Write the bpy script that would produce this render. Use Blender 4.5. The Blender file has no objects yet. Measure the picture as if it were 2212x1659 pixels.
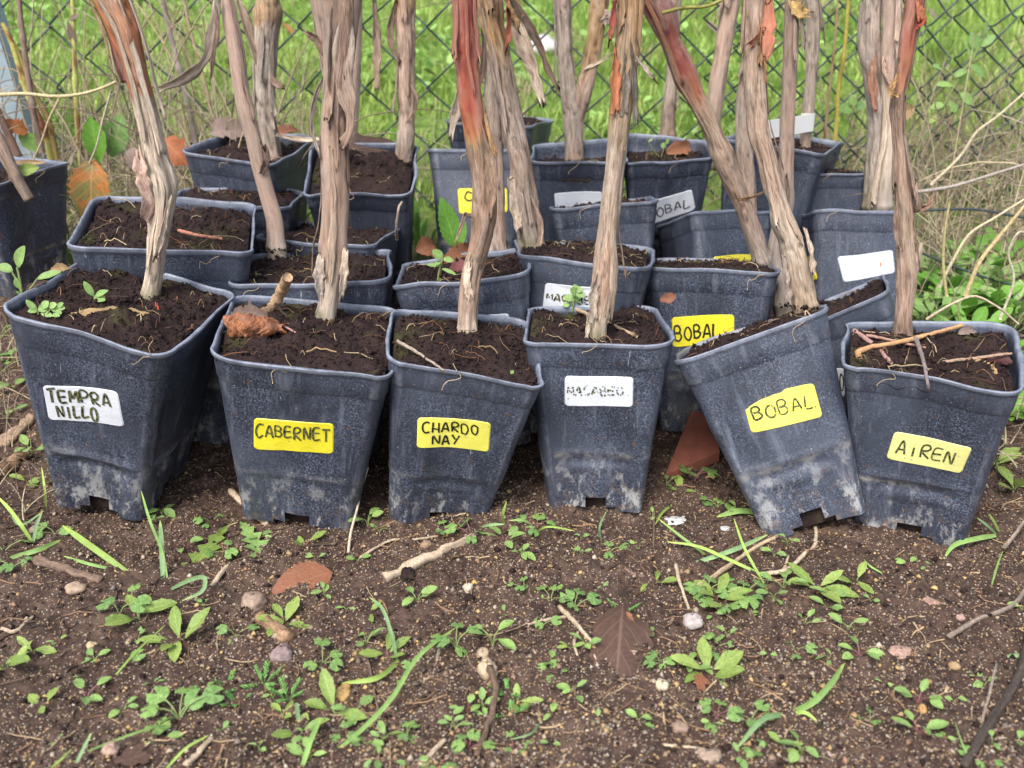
import bpy, math, random
import numpy as np
from mathutils import Matrix, Vector

sc = bpy.context.scene
COL = sc.collection
rng = np.random.default_rng(7)
random.seed(7)
R = math.radians

# ------------------------------------------------------------------ camera
F_PX, PITCH, CAM_H = 950.0, R(20.0), 0.498      # focal length in pixels at 1024 wide
cam_d = bpy.data.cameras.new("camera")
cam = bpy.data.objects.new("camera", cam_d)
COL.objects.link(cam)
cam.location = (0, 0, CAM_H)
cam.rotation_euler = (R(90) - PITCH, 0, 0)
cam_d.sensor_width = 36.0
cam_d.lens = F_PX / 1024 * 36
cam_d.clip_start = 0.02
cam_d.clip_end = 500
cam_d.dof.use_dof = True
cam_d.dof.focus_distance = 0.99
cam_d.dof.aperture_fstop = 6.5
sc.camera = cam

# ------------------------------------------------------------------ light: an overcast day
world = bpy.data.worlds.new("World")
sc.world = world
world.use_nodes = True
wn = world.node_tree
for n in list(wn.nodes): wn.nodes.remove(n)
w_out = wn.nodes.new("ShaderNodeOutputWorld")
w_bg = wn.nodes.new("ShaderNodeBackground")
w_sky = wn.nodes.new("ShaderNodeTexSky")
w_hsv = wn.nodes.new("ShaderNodeHueSaturation")
w_sky.sky_type = 'NISHITA'
w_sky.sun_disc = False
SUN_EL, SUN_AZ = R(52), R(205)                 # azimuth from +y clockwise: behind and a little left of the camera
w_sky.sun_elevation = SUN_EL
w_sky.sun_rotation = SUN_AZ
w_sky.dust_density = 3.0
w_hsv.inputs["Saturation"].default_value = 0.72   # thin cloud greys the sky
w_bg.inputs["Strength"].default_value = 0.14
wn.links.new(w_sky.outputs[0], w_hsv.inputs["Color"])
wn.links.new(w_hsv.outputs[0], w_bg.inputs["Color"])
wn.links.new(w_bg.outputs[0], w_out.inputs["Surface"])
sun_d = bpy.data.lights.new("sun", 'SUN')
sun = bpy.data.objects.new("sun", sun_d)
COL.objects.link(sun)
sun_d.energy = 1.5
sun_d.angle = R(24)
sun_d.color = (1.0, 0.96, 0.90)
sd = Vector((math.sin(SUN_AZ) * math.cos(SUN_EL), math.cos(SUN_AZ) * math.cos(SUN_EL), math.sin(SUN_EL)))
sun.rotation_euler = sd.to_track_quat('Z', 'Y').to_euler()
sun.location = sd * 5

sc.view_settings.view_transform = 'Standard'
sc.view_settings.look = 'None'
sc.view_settings.gamma = 1.0
sc.view_settings.use_curve_mapping = False
sc.view_settings.exposure = 1.12

# ------------------------------------------------------------------ helpers: noise
def _h(i, j, k, seed):
    n = (i.astype(np.int64) * 374761393 + j.astype(np.int64) * 668265263 + k.astype(np.int64) * 2147483647 + seed * 1274126177) & 0xFFFFFFFF
    n = ((n ^ (n >> 13)) * 1274126177) & 0xFFFFFFFF
    n = ((n ^ (n >> 16)) * 2246822519) & 0xFFFFFFFF
    return ((n ^ (n >> 15)) & 0xFFFFFF) / float(0xFFFFFF)

def vn2(x, y, seed=0):
    x = np.asarray(x, float); y = np.asarray(y, float)
    i = np.floor(x); j = np.floor(y); fx = x - i; fy = y - j
    fx = fx * fx * (3 - 2 * fx); fy = fy * fy * (3 - 2 * fy)
    z = np.zeros_like(i)
    a = _h(i, j, z, seed); b = _h(i + 1, j, z, seed); c = _h(i, j + 1, z, seed); d = _h(i + 1, j + 1, z, seed)
    return (a + (b - a) * fx) * (1 - fy) + (c + (d - c) * fx) * fy

def vn3(x, y, z, seed=0):
    x, y, z = np.broadcast_arrays(np.asarray(x, float), np.asarray(y, float), np.asarray(z, float))
    k = np.floor(z); fz = z - k; fz = fz * fz * (3 - 2 * fz)
    i = np.floor(x); j = np.floor(y); fx = x - i; fy = y - j
    fx = fx * fx * (3 - 2 * fx); fy = fy * fy * (3 - 2 * fy)
    def pl(k):
        a = _h(i, j, k, seed); b = _h(i + 1, j, k, seed); c = _h(i, j + 1, k, seed); d = _h(i + 1, j + 1, k, seed)
        return (a + (b - a) * fx) * (1 - fy) + (c + (d - c) * fx) * fy
    return pl(k) * (1 - fz) + pl(k + 1) * fz

# ------------------------------------------------------------------ helpers: meshes and objects
def np_mesh(name, V, Q, mat, col=None, uv=None, smooth=True):
    """mesh from arrays; Q is (n,3) or (n,4) or a list of such arrays; col per vertex rgb; uv per vertex"""
    V = np.ascontiguousarray(V, np.float32)
    Qs = Q if isinstance(Q, list) else [Q]
    Qs = [np.ascontiguousarray(q, np.int32) for q in Qs if len(q)]
    me = bpy.data.meshes.new(name)
    me.vertices.add(len(V)); me.vertices.foreach_set("co", V.ravel())
    lv = np.concatenate([q.ravel() for q in Qs])
    tot = np.concatenate([np.full(len(q), q.shape[1], np.int32) for q in Qs])
    st = np.concatenate([[0], np.cumsum(tot)[:-1]]).astype(np.int32)
    me.loops.add(len(lv)); me.loops.foreach_set("vertex_index", lv)
    me.polygons.add(len(tot)); me.polygons.foreach_set("loop_start", st); me.polygons.foreach_set("loop_total", tot)
    me.polygons.foreach_set("use_smooth", np.full(len(tot), smooth, bool))
    me.update(calc_edges=True)
    if col is not None:
        a = me.color_attributes.new("Col", 'FLOAT_COLOR', 'POINT')
        c = np.ones((len(V), 4), np.float32); c[:, :3] = col
        a.data.foreach_set("color", c.ravel())
    if uv is not None:
        u = me.uv_layers.new(name="UVMap")
        u.data.foreach_set("uv", np.ascontiguousarray(np.asarray(uv, np.float32)[lv]).ravel())
    if mat: me.materials.append(mat)
    return me

def link(name, me, parent=None, mw=None):
    o = bpy.data.objects.new(name, me)
    COL.objects.link(o)
    if parent: o.parent = parent
    if mw is not None: o.matrix_local = mw
    return o

USED = {}
def tag(o, label, cat, group=None):
    o["label"] = label; o["category"] = cat
    if group: o["group"] = group
    return o

def empty(name, mw):
    o = bpy.data.objects.new(name, None)
    o.empty_display_size = 0.02
    COL.objects.link(o)
    o.matrix_world = mw if isinstance(mw, Matrix) else Matrix.Translation(Vector(mw))
    return o

def grid_q(n, m, wrap=False):
    """quads of an n by m vertex grid (row major); wrap closes the columns"""
    i = np.arange(n - 1)[:, None]; j = np.arange(m if wrap else m - 1)[None, :]
    j2 = (j + 1) % m
    return np.stack([i * m + j, i * m + j2, (i + 1) * m + j2, (i + 1) * m + j], -1).reshape(-1, 4)

def spline(P, step=None, n=None):
    P = np.asarray(P, float)
    d = np.r_[0, np.cumsum(np.linalg.norm(np.diff(P[:, :3], axis=0), axis=1))]
    if n is None: n = max(3, int(d[-1] / step) + 1)
    t = np.linspace(0, d[-1], n)
    if len(P) == 2:
        return np.stack([np.interp(t, d, P[:, k]) for k in range(P.shape[1])], 1)
    m = np.gradient(P, d, axis=0)
    i = np.clip(np.searchsorted(d, t, side='right') - 1, 0, len(P) - 2)
    h = (d[i + 1] - d[i])[:, None]; s = (t[:, None] - d[i][:, None]) / h
    return ((2*s**3 - 3*s**2 + 1) * P[i] + (s**3 - 2*s**2 + s) * h * m[i] + (-2*s**3 + 3*s**2) * P[i + 1] + (s**3 - s**2) * h * m[i + 1])

def frames(P, ref=(0, -1, 0)):
    T = np.gradient(P, axis=0); T /= np.linalg.norm(T, axis=1)[:, None] + 1e-12
    ref = np.broadcast_to(np.asarray(ref, float), T.shape)
    N = ref - (ref * T).sum(1)[:, None] * T
    l = np.linalg.norm(N, axis=1)[:, None]
    N = np.where(l < 1e-3, np.cross(T, [1.0, 0.2, 0.1]), N); N /= np.linalg.norm(N, axis=1)[:, None] + 1e-12
    return T, N, np.cross(T, N)

class Tubes:
    """many swept tubes collected in one mesh"""
    def __init__(s): s.V = []; s.Q = []; s.T = []; s.C = []; s.n = 0
    def add(s, P, rad, col, sides=5, flat=1.0, ref=(0, -1, 0), col2=None):
        P = np.asarray(P, float); m = len(P)
        rad = np.broadcast_to(np.asarray(rad, float), (m,))
        T, N, B = frames(P, ref)
        a = np.arange(sides) * 2 * math.pi / sides
        V = P[:, None] + rad[:, None, None] * (np.cos(a)[None, :, None] * B[:, None] + flat * np.sin(a)[None, :, None] * N[:, None])
        s.V.append(V.reshape(-1, 3)); s.Q.append(grid_q(m, sides, True) + s.n)
        c = np.asarray(col, float)
        if col2 is not None: c = c[None] + (np.asarray(col2) - c)[None] * np.linspace(0, 1, m)[:, None]; c = np.repeat(c, sides, 0)
        else: c = np.broadcast_to(c, (m * sides, 3))
        s.C.append(c)
        for k in range(2, sides):
            s.T.append([[s.n, s.n + k - 1, s.n + k]]); e = s.n + (m - 1) * sides
            s.T.append([[e, e + k, e + k - 1]])
        s.n += m * sides
    def mesh(s, name, mat):
        return np_mesh(name, np.concatenate(s.V), [np.concatenate(s.Q), np.concatenate([np.array(t) for t in s.T])], mat, np.concatenate(s.C))

# ------------------------------------------------------------------ where things stand
S_PX = 1024 / 2212.0                # the coordinates below were measured on a 2212 px wide print of the photograph
CT, ST = math.cos(PITCH), math.sin(PITCH)
CAM = np.array([0, 0, CAM_H])
def ray(px, py):
    u = (px * S_PX - 512) / F_PX; v = (384 - py * S_PX) / F_PX
    return np.array([u, CT + v * ST, -ST + v * CT])
def at_y(px, py, y0, lean=0.0, z0=0.0):
    """point on the sight line where y = y0 + lean*(z-z0)"""
    d = ray(px, py)
    t = (y0 + lean * (CAM_H - z0)) / (d[1] - lean * d[2])
    return CAM + t * d
GY = np.array([-30, .85, 1.0, 1.15, 1.3, 1.45, 1.62, 2.6, 5.0, 9.0, 400.])
GZ = np.array([0, 0, .004, .04, .088, .135, .19, .50, 1.30, 1.9, 2.2])
_gy = np.linspace(-2, 12, 1401)
_gz = np.interp(_gy, GY, GZ); _k = np.ones(13) / 13
_gz = np.convolve(np.pad(_gz, 6, mode='edge'), _k, 'valid')
def g0(x, y):
    return np.where(np.asarray(y) > 11.9, np.interp(y, GY, GZ), np.interp(y, _gy, _gz))
def ground(x, y):
    x = np.asarray(x, float); y = np.asarray(y, float)
    z = g0(x, y) + (vn2(x * 6, y * 6, 1) - .5) * .016 + (vn2(x * 17, y * 17, 2) - .5) * .009
    return z
def ground_fine(x, y):
    z = ground(x, y)
    z = z + (vn2(x * 60, y * 60, 3) - .5) * .006
    a = vn2(x * 130, y * 130, 4); z = z + np.abs(a - .5) * .006
    z = z + (vn2(x * 300, y * 300, 5) - .5) * .0030
    z = z + np.maximum(vn2(x * 75 + 9, y * 75, 6) - .66, 0) * .014       # crumbs
    return z
def on_ground(px, py, lift=0.0):
    d = ray(px, py); t = .5
    lo, hi = .2, 6.0
    for i in range(40):
        t = .5 * (lo + hi); p = CAM + t * d
        if p[2] > float(ground(p[0], p[1])): lo = t
        else: hi = t
    p = CAM + lo * d
    p[2] = float(ground(p[0], p[1])) + lift
    return p

# ------------------------------------------------------------------ helpers: materials
class NT:
    def __init__(s, name, rough=.6, spec=.5):
        s.m = bpy.data.materials.new(name); s.m.use_nodes = True
        s.t = s.m.node_tree; s.b = s.t.nodes["Principled BSDF"]
        s.b.inputs["Roughness"].default_value = rough
        s.b.inputs["Specular IOR Level"].default_value = spec
    def n(s, typ, **kw):
        n = s.t.nodes.new(typ)
        for k, v in kw.items(): setattr(n, k, v)
        return n
    def put(s, sock, v):
        if isinstance(v, bpy.types.NodeSocket): s.t.links.new(v, sock)
        elif isinstance(v, (tuple, list)) and len(v) == 3 and sock.type == 'RGBA': sock.default_value = (*v, 1)
        else: sock.default_value = v
    def coord(s, which="Object"): return s.n("ShaderNodeTexCoord").outputs[which]
    def attr(s, name="Col"): return s.n("ShaderNodeAttribute", attribute_name=name).outputs["Color"]
    def rand(s): return s.n("ShaderNodeObjectInfo").outputs["Random"]
    def mapping(s, v, scale=(1, 1, 1), loc=(0, 0, 0)):
        m = s.n("ShaderNodeMapping"); s.put(m.inputs[0], v); m.inputs["Scale"].default_value = scale; s.put(m.inputs["Location"], loc)
        return m.outputs[0]
    def noise(s, v, scale, detail=3, rough=.6, dist=0):
        n = s.n("ShaderNodeTexNoise"); s.put(n.inputs["Vector"], v)
        n.inputs["Scale"].default_value = scale; n.inputs["Detail"].default_value = detail
        n.inputs["Roughness"].default_value = rough; n.inputs["Distortion"].default_value = dist
        return n.outputs[0]
    def voro(s, v, scale, out="Distance"):
        n = s.n("ShaderNodeTexVoronoi"); s.put(n.inputs["Vector"], v); n.inputs["Scale"].default_value = scale
        return n.outputs[out]
    def rng(s, v, a, b, c=0.0, d=1.0):
        n = s.n("ShaderNodeMapRange"); s.put(n.inputs[0], v)
        for i, x in enumerate((a, b, c, d)): s.put(n.inputs[i + 1], x)
        return n.outputs[0]
    def mix(s, f, a, b, mode='MIX'):
        n = s.n("ShaderNodeMix", data_type='RGBA', blend_type=mode)
        s.put(n.inputs[0], f); s.put(n.inputs[6], a); s.put(n.inputs[7], b)
        return n.outputs[2]
    def math(s, op, a, b=0.0):
        n = s.n("ShaderNodeMath", operation=op); s.put(n.inputs[0], a); s.put(n.inputs[1], b)
        return n.outputs[0]
    def ramp(s, f, stops):
        n = s.n("ShaderNodeValToRGB"); s.put(n.inputs[0], f)
        e = n.color_ramp.elements
        while len(e) < len(stops): e.new(.5)
        for x, (p, c) in zip(e, stops): x.position = p; x.color = (*c, 1)
        return n.outputs[0]
    def sep(s, v):
        n = s.n("ShaderNodeSeparateXYZ"); s.put(n.inputs[0], v); return n.outputs
    def bump(s, h, strength=.5, dist=.001):
        n = s.n("ShaderNodeBump"); n.inputs["Strength"].default_value = strength; n.inputs["Distance"].default_value = dist
        s.put(n.inputs["Height"], h); s.t.links.new(n.outputs[0], s.b.inputs["Normal"])
    def col(s, v): s.put(s.b.inputs["Base Color"], v)
    def rough(s, v): s.put(s.b.inputs["Roughness"], v)
    def translucent(s, c, fac=.35):
        tr = s.n("ShaderNodeBsdfTranslucent"); s.put(tr.inputs[0], c)
        mx = s.n("ShaderNodeMixShader"); mx.inputs[0].default_value = fac
        out = [n for n in s.t.nodes if n.type == 'OUTPUT_MATERIAL'][0]
        s.t.links.new(s.b.outputs[0], mx.inputs[1]); s.t.links.new(tr.outputs[0], mx.inputs[2]); s.t.links.new(mx.outputs[0], out.inputs[0])

def mat_pot():
    m = NT("pot_plastic", .42, .55)
    o = m.coord(); r = m.rand()
    off = m.n("ShaderNodeCombineXYZ"); m.put(off.inputs[0], m.math('MULTIPLY', r, 37.0)); m.put(off.inputs[1], m.math('MULTIPLY', r, 11.0))
    v = m.n("ShaderNodeVectorMath", operation='ADD'); m.put(v.inputs[0], o); m.put(v.inputs[1], off.outputs[0]); v = v.outputs[0]
    z = m.sep(m.attr("Ht"))[0]                                   # height on the wall, 0 at the base, 1 at the rim
    fine = m.noise(v, 520, 3, .75); blot = m.noise(m.mapping(v, (1, 1, .6)), 20, 5, .7)
    dust = m.math('MULTIPLY', m.rng(fine, .46, .66), m.rng(blot, .34, .66, .08, .95))
    c = m.mix(dust, (.021, .025, .038), (.170, .205, .295))
    c = m.mix(m.rng(m.noise(v, 9, 4, .6), .42, .62, 0, .45), c, (.085, .100, .140))
    sv = m.mapping(v, (95, 95, 9)); st = m.rng(m.noise(sv, 1, 3, .6), .57, .72)
    c = m.mix(m.math('MULTIPLY', st, .45), c, (.17, .195, .25))
    # lime and dried soil towards the base and on the ledges
    low = m.rng(z, .42, .05); lm = m.rng(m.noise(m.mapping(v, (1, 1, .55)), 46, 6, .8), .52, .60)
    c = m.mix(m.math('MULTIPLY', m.math('MULTIPLY', low, lm), .85), c, (.43, .43, .42))
    ledge = m.math('MULTIPLY', m.rng(m.math('ABSOLUTE', m.math('SUBTRACT', z, .345)), .028, 0), m.rng(m.noise(v, 55, 4, .7), .46, .6))
    c = m.mix(m.math('MULTIPLY', ledge, m.rng(r, 0, 1, .15, .95)), c, (.33, .31, .27))
    sc_ = m.rng(m.noise(m.mapping(v, (260, 260, 24)), 1, 2, .5, 1.2), .70, .76)
    c = m.mix(m.math('MULTIPLY', m.math('MULTIPLY', sc_, m.rng(m.noise(v, 14, 2, .5), .5, .6)), .7), c, (.36, .38, .42))
    mud = m.math('MULTIPLY', m.rng(z, .30, .0), m.rng(m.noise(v, 90, 4, .75), .52, .64)); c = m.mix(m.math('MULTIPLY', mud, .7), c, (.17, .115, .078))
    c = m.mix(m.rng(m.noise(v, 160, 2, .5), .695, .73, 0, .8), c, (.12, .07, .045))       # soil specks
    c = m.mix(m.rng(m.voro(v, 105), .085, .05, 0, .6), c, (.42, .43, .45))                  # pale specks
    pn = m.n("ShaderNodeNewGeometry").outputs["Pointiness"]; c = m.mix(m.math('MULTIPLY', m.rng(pn, .515, .56), m.rng(m.noise(v, 60, 5, .75), .40, .62, 0, .7)), c, (.27, .285, .33))
    rim = m.rng(z, .968, .982); c = m.mix(m.math('MULTIPLY', rim, m.rng(m.noise(v, 60, 4, .7), .3, .7, .25, .85)), c, (.24, .27, .34))  # blue-grey highlight along the rim, painted into the base colour
    m.col(c); m.rough(m.rng(dust, 0, 1, .40, .62))
    m.bump(m.math('ADD', fine, m.math('MULTIPLY', blot, 1.2)), .35, .0006)
    return m.m

def mat_vcol(name, rough=.7, spec=.3, nscale=0, amt=.3, bump=0, trans=0):
    m = NT(name, rough, spec); c = m.attr()
    if nscale:
        f = m.noise(m.coord(), nscale, 4, .65)
        c = m.mix(1.0, c, m.ramp(f, [(.25, (1 - amt,) * 3), (.75, (1 + amt,) * 3)]), 'MULTIPLY')
        if bump: m.bump(f, .6, bump)
    m.col(c)
    if trans: m.translucent(c, trans)
    return m.m

def mat_bark(name="vine_bark", smooth_=0):
    m = NT(name, .82, .3)
    uv = m.n("ShaderNodeUVMap").outputs[0]
    f1 = m.noise(m.mapping(uv, (17, 4.2, 1)), 1, 5, .72, .5); f2 = m.noise(m.mapping(uv, (48, 10, 1)), 1, 3, .65)
    bl = m.noise(m.coord(), 55, 4, .6)
    c = m.attr(); sc_ = m.n("ShaderNodeSeparateColor"); m.put(sc_.inputs[0], c)
    peel = m.rng(m.math('DIVIDE', m.math('SUBTRACT', sc_.outputs[0], sc_.outputs[1]), m.math('ADD', sc_.outputs[0], .001)), .44, .60)   # bare peeled wood is smooth and shiny
    k = m.ramp(f1, [(.28, (.30, .26, .23)), (.40, (.70, .64, .60)), (.52, (1.0, .97, .94)), (.62, (1.15, 1.13, 1.10)), (.75, (1.42, 1.40, 1.36))])
    c0 = c; c = m.mix(1.0, c, k, 'MULTIPLY')
    c = m.mix(1.0, c, m.ramp(f2, [(.3, (.62, .60, .58)), (.5, (1, 1, 1)), (.7, (1.28, 1.27, 1.25))]), 'MULTIPLY')
    c = m.mix(m.rng(bl, .54, .72, 0, .22), c, (.48, .43, .37))
    c = m.mix(m.math('MULTIPLY', peel, .72), c, m.mix(m.rng(bl, .35, .65, 0, .45), c0, (.42, .20, .10)))
    if smooth_: c = m.mix(smooth_, c, c0)
    m.col(c); m.rough(m.rng(peel, 0, 1, .82, .40)); m.bump(m.math('ADD', f1, m.math('MULTIPLY', f2, .5)), .9, .0016)
    return m.m

def mat_leaf(name, c1, c2, dirt=.5, rough=.5, vein=.25, trans=.3, mott=0):
    m = NT(name, rough, .4); o = m.coord(); r = m.rand()
    off = m.n("ShaderNodeCombineXYZ"); m.put(off.inputs[0], m.math('MULTIPLY', r, 3.7)); v = m.n("ShaderNodeVectorMath", operation='ADD')
    m.put(v.inputs[0], o); m.put(v.inputs[1], off.outputs[0]); v = v.outputs[0]
    c = m.mix(m.rng(m.noise(v, mott, 3, .6), .44, .56) if mott else r, c1, c2)
    c = m.mix(m.rng(m.noise(v, 220, 3, .6), .35, .7, 0, .5), c, tuple(x * .55 for x in c1))
    uv = m.sep(m.n("ShaderNodeUVMap").outputs[0])
    mid = m.rng(m.math('ABSOLUTE', uv[0]), .07, .02)
    br = m.rng(m.math('ABSOLUTE', m.math('SUBTRACT', m.math('FRACT', m.math('ADD', m.math('MULTIPLY', uv[1], 6.0), m.math('MULTIPLY', m.math('ABSOLUTE', uv[0]), -1.6))), .5)), .09, .03)
    c = m.mix(m.math('MULTIPLY', m.math('MAXIMUM', mid, m.math('MULTIPLY', br, .6)), vein), c, tuple(min(1, x * 1.9 + .03) for x in c2))
    if dirt: c = m.mix(m.rng(m.noise(v, 520, 2, .5), .64, .70, 0, dirt), c, (.05, .035, .025))
    m.col(c)
    if trans: m.translucent(c, trans)
    m.bump(m.math('ADD', m.noise(v, 300, 3, .6), br), .35, .0006)
    return m.m

def mat_ground():
    m = NT("soil_ground", .9, .25)
    o = m.coord(); pos = m.sep(o)
    n1 = m.noise(o, 14, 4, .6); n2 = m.noise(o, 240, 4, .75); n3 = m.noise(o, 70, 4, .7)
    c = m.ramp(n1, [(.3, (.028, .016, .0125)), (.50, (.060, .036, .027)), (.70, (.110, .072, .053))])
    c = m.mix(m.rng(n2, .42, .68, 0, .7), c, (.145, .094, .068))
    c = m.mix(m.rng(n3, .40, .58, .6, 0), c, (.028, .018, .014))
    cell = m.voro(o, 480, "Color"); cd = m.voro(o, 480)
    pick = m.rng(m.sep(cell)[0], .80, .82); c = m.mix(m.math('MULTIPLY', pick, m.rng(cd, .45, .3)), c, m.mix(m.sep(cell)[1], (.30, .20, .10), (.33, .30, .26)))
    # further back the lawn takes over
    lw = m.rng(m.math('ADD', pos[1], m.math('MULTIPLY', n1, .25)), 1.62, 1.85)
    gcol = m.ramp(n3, [(.3, (.07, .10, .02)), (.6, (.16, .26, .05)), (.8, (.24, .30, .08))])
    m.col(m.mix(lw, c, gcol)); m.bump(m.math('ADD', n2, cd), .5, .0012)
    return m.m

def mat_soil():
    m = NT("potting_soil", .92, .25); o = m.coord()
    n1 = m.noise(o, 32, 4, .6); n2 = m.noise(o, 330, 4, .75)
    c = m.ramp(n1, [(.3, (.013, .0075, .007)), (.6, (.027, .015, .014)), (.8, (.036, .023, .017))])
    c = m.mix(m.rng(n2, .5, .75, 0, .6), c, (.062, .037, .031))
    c = m.mix(m.rng(m.noise(o, 21, 3, .6), .56, .70, 0, .5), c, (.062, .066, .018))
    m.col(c); m.bump(n2, .8, .0014)
    return m.m

def mat_plain(name, c, rough=.5, nscale=0, amt=.2, spec=.5):
    m = NT(name, rough, spec)
    if nscale:
        f = m.noise(m.coord(), nscale, 4, .65)
        m.col(m.mix(f, tuple(x * (1 - amt) for x in c), tuple(min(1, x * (1 + amt)) for x in c))); m.bump(f, .3, .0005)
    else: m.col(c)
    return m.m

def mat_sticker(name, c):
    m = NT(name, .38, .5); o = m.coord()
    k = m.mix(m.rng(m.noise(o, 30, 3, .6), .4, .7, 0, .14), c, tuple(x * .72 for x in c))
    k = m.mix(m.rng(m.noise(o, 420, 2, .5), .69, .73, 0, .75), k, (.12, .10, .07))
    k = m.mix(m.rng(m.noise(o, 75, 5, .75), .56, .72, 0, .35), k, (.36, .32, .24))
    m.col(k); m.bump(m.noise(m.mapping(o, (1, 1, 2.2)), 60, 3, .6), .35, .0012); return m.m

def mat_ink(name, worn):
    m = NT(name, .5, .4); o = m.coord()
    f = m.rng(m.noise(o, 420, 3, .7), .62 - worn, .70 - worn * .7)
    m.col(m.mix(f, (.012, .013, .010), (.16, .17, .06))); return m.m

M_POT = mat_pot(); M_BARK = mat_bark(); M_BARK2 = mat_bark("smooth_vine_bark", .55); M_GROUND = mat_ground(); M_SOIL = mat_soil()
M_STRIP = mat_vcol("peeling_bark", .85, .2, 190, .45, .001)
M_FIBRE = mat_vcol("dry_fibre", .75, .3, 300, .3)
M_GRAIN = mat_vcol("sand_grain", .6, .4, 700, .25)
M_GRASS = mat_vcol("grass_blade", .5, .4, 90, .2, 0, .35)
M_STONE = mat_vcol("stone_surface", .65, .4, 260, .35, .0012)
M_TWIG = mat_vcol("twig_wood", .85, .2, 330, .5, .0012)
M_WIRE = mat_plain("fence_wire", (.045, .058, .060), .45, 200, .4)
M_YEL = mat_sticker("yellow_label", (.80, .70, .035)); M_YELP = mat_sticker("pale_yellow_label", (.74, .72, .27)); M_YELM = mat_sticker("faded_yellow_label", (.78, .73, .12))
M_WHT = mat_sticker("white_label", (.68, .71, .76))
M_INK = mat_ink("marker_ink", .06); M_INKW = mat_ink("worn_marker_ink", .18)
L_IVY = mat_leaf("scalloped_leaf", (0.181, 0.328, 0.101), (0.278, 0.454, 0.119), .8)
L_OVAL = mat_leaf("oval_leaf", (0.229, 0.379, 0.119), (0.344, 0.513, 0.145), .8)
L_LANCE = mat_leaf("toothed_leaf", (0.240, 0.353, 0.081), (0.369, 0.481, 0.124), .8)
L_FRESH = mat_leaf("fresh_leaf", (0.266, 0.431, 0.128), (0.349, 0.520, 0.175), .05)
L_WEED = mat_leaf("weed_leaf", (.15, .35, .045), (.25, .50, .08), .05)
L_RUST = mat_leaf("rusty_leaf", (.26, .105, .055), (.33, .14, .07), .45, .6, .12, .12)
L_BROWN = mat_leaf("brown_leaf", (.085, .05, .035), (.12, .07, .05), .3, .45, .45, .08)
L_ORANGE = mat_leaf("orange_leaf", (.38, .11, .04), (.34, .18, .05), .6, .55, .2, .2)
L_BUFF = mat_leaf("buff_leaf", (.44, .30, .14), (.40, .26, .13), .15, .6, .15, .15)
L_GREY = mat_leaf("greyed_leaf", (.25, .18, .15), (.22, .15, .12), .3, .7, .2, .1)
L_DOCK = mat_leaf("turning_leaf", (.22, .26, .06), (.34, .22, .06), .3, .55, .3, .25)

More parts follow.
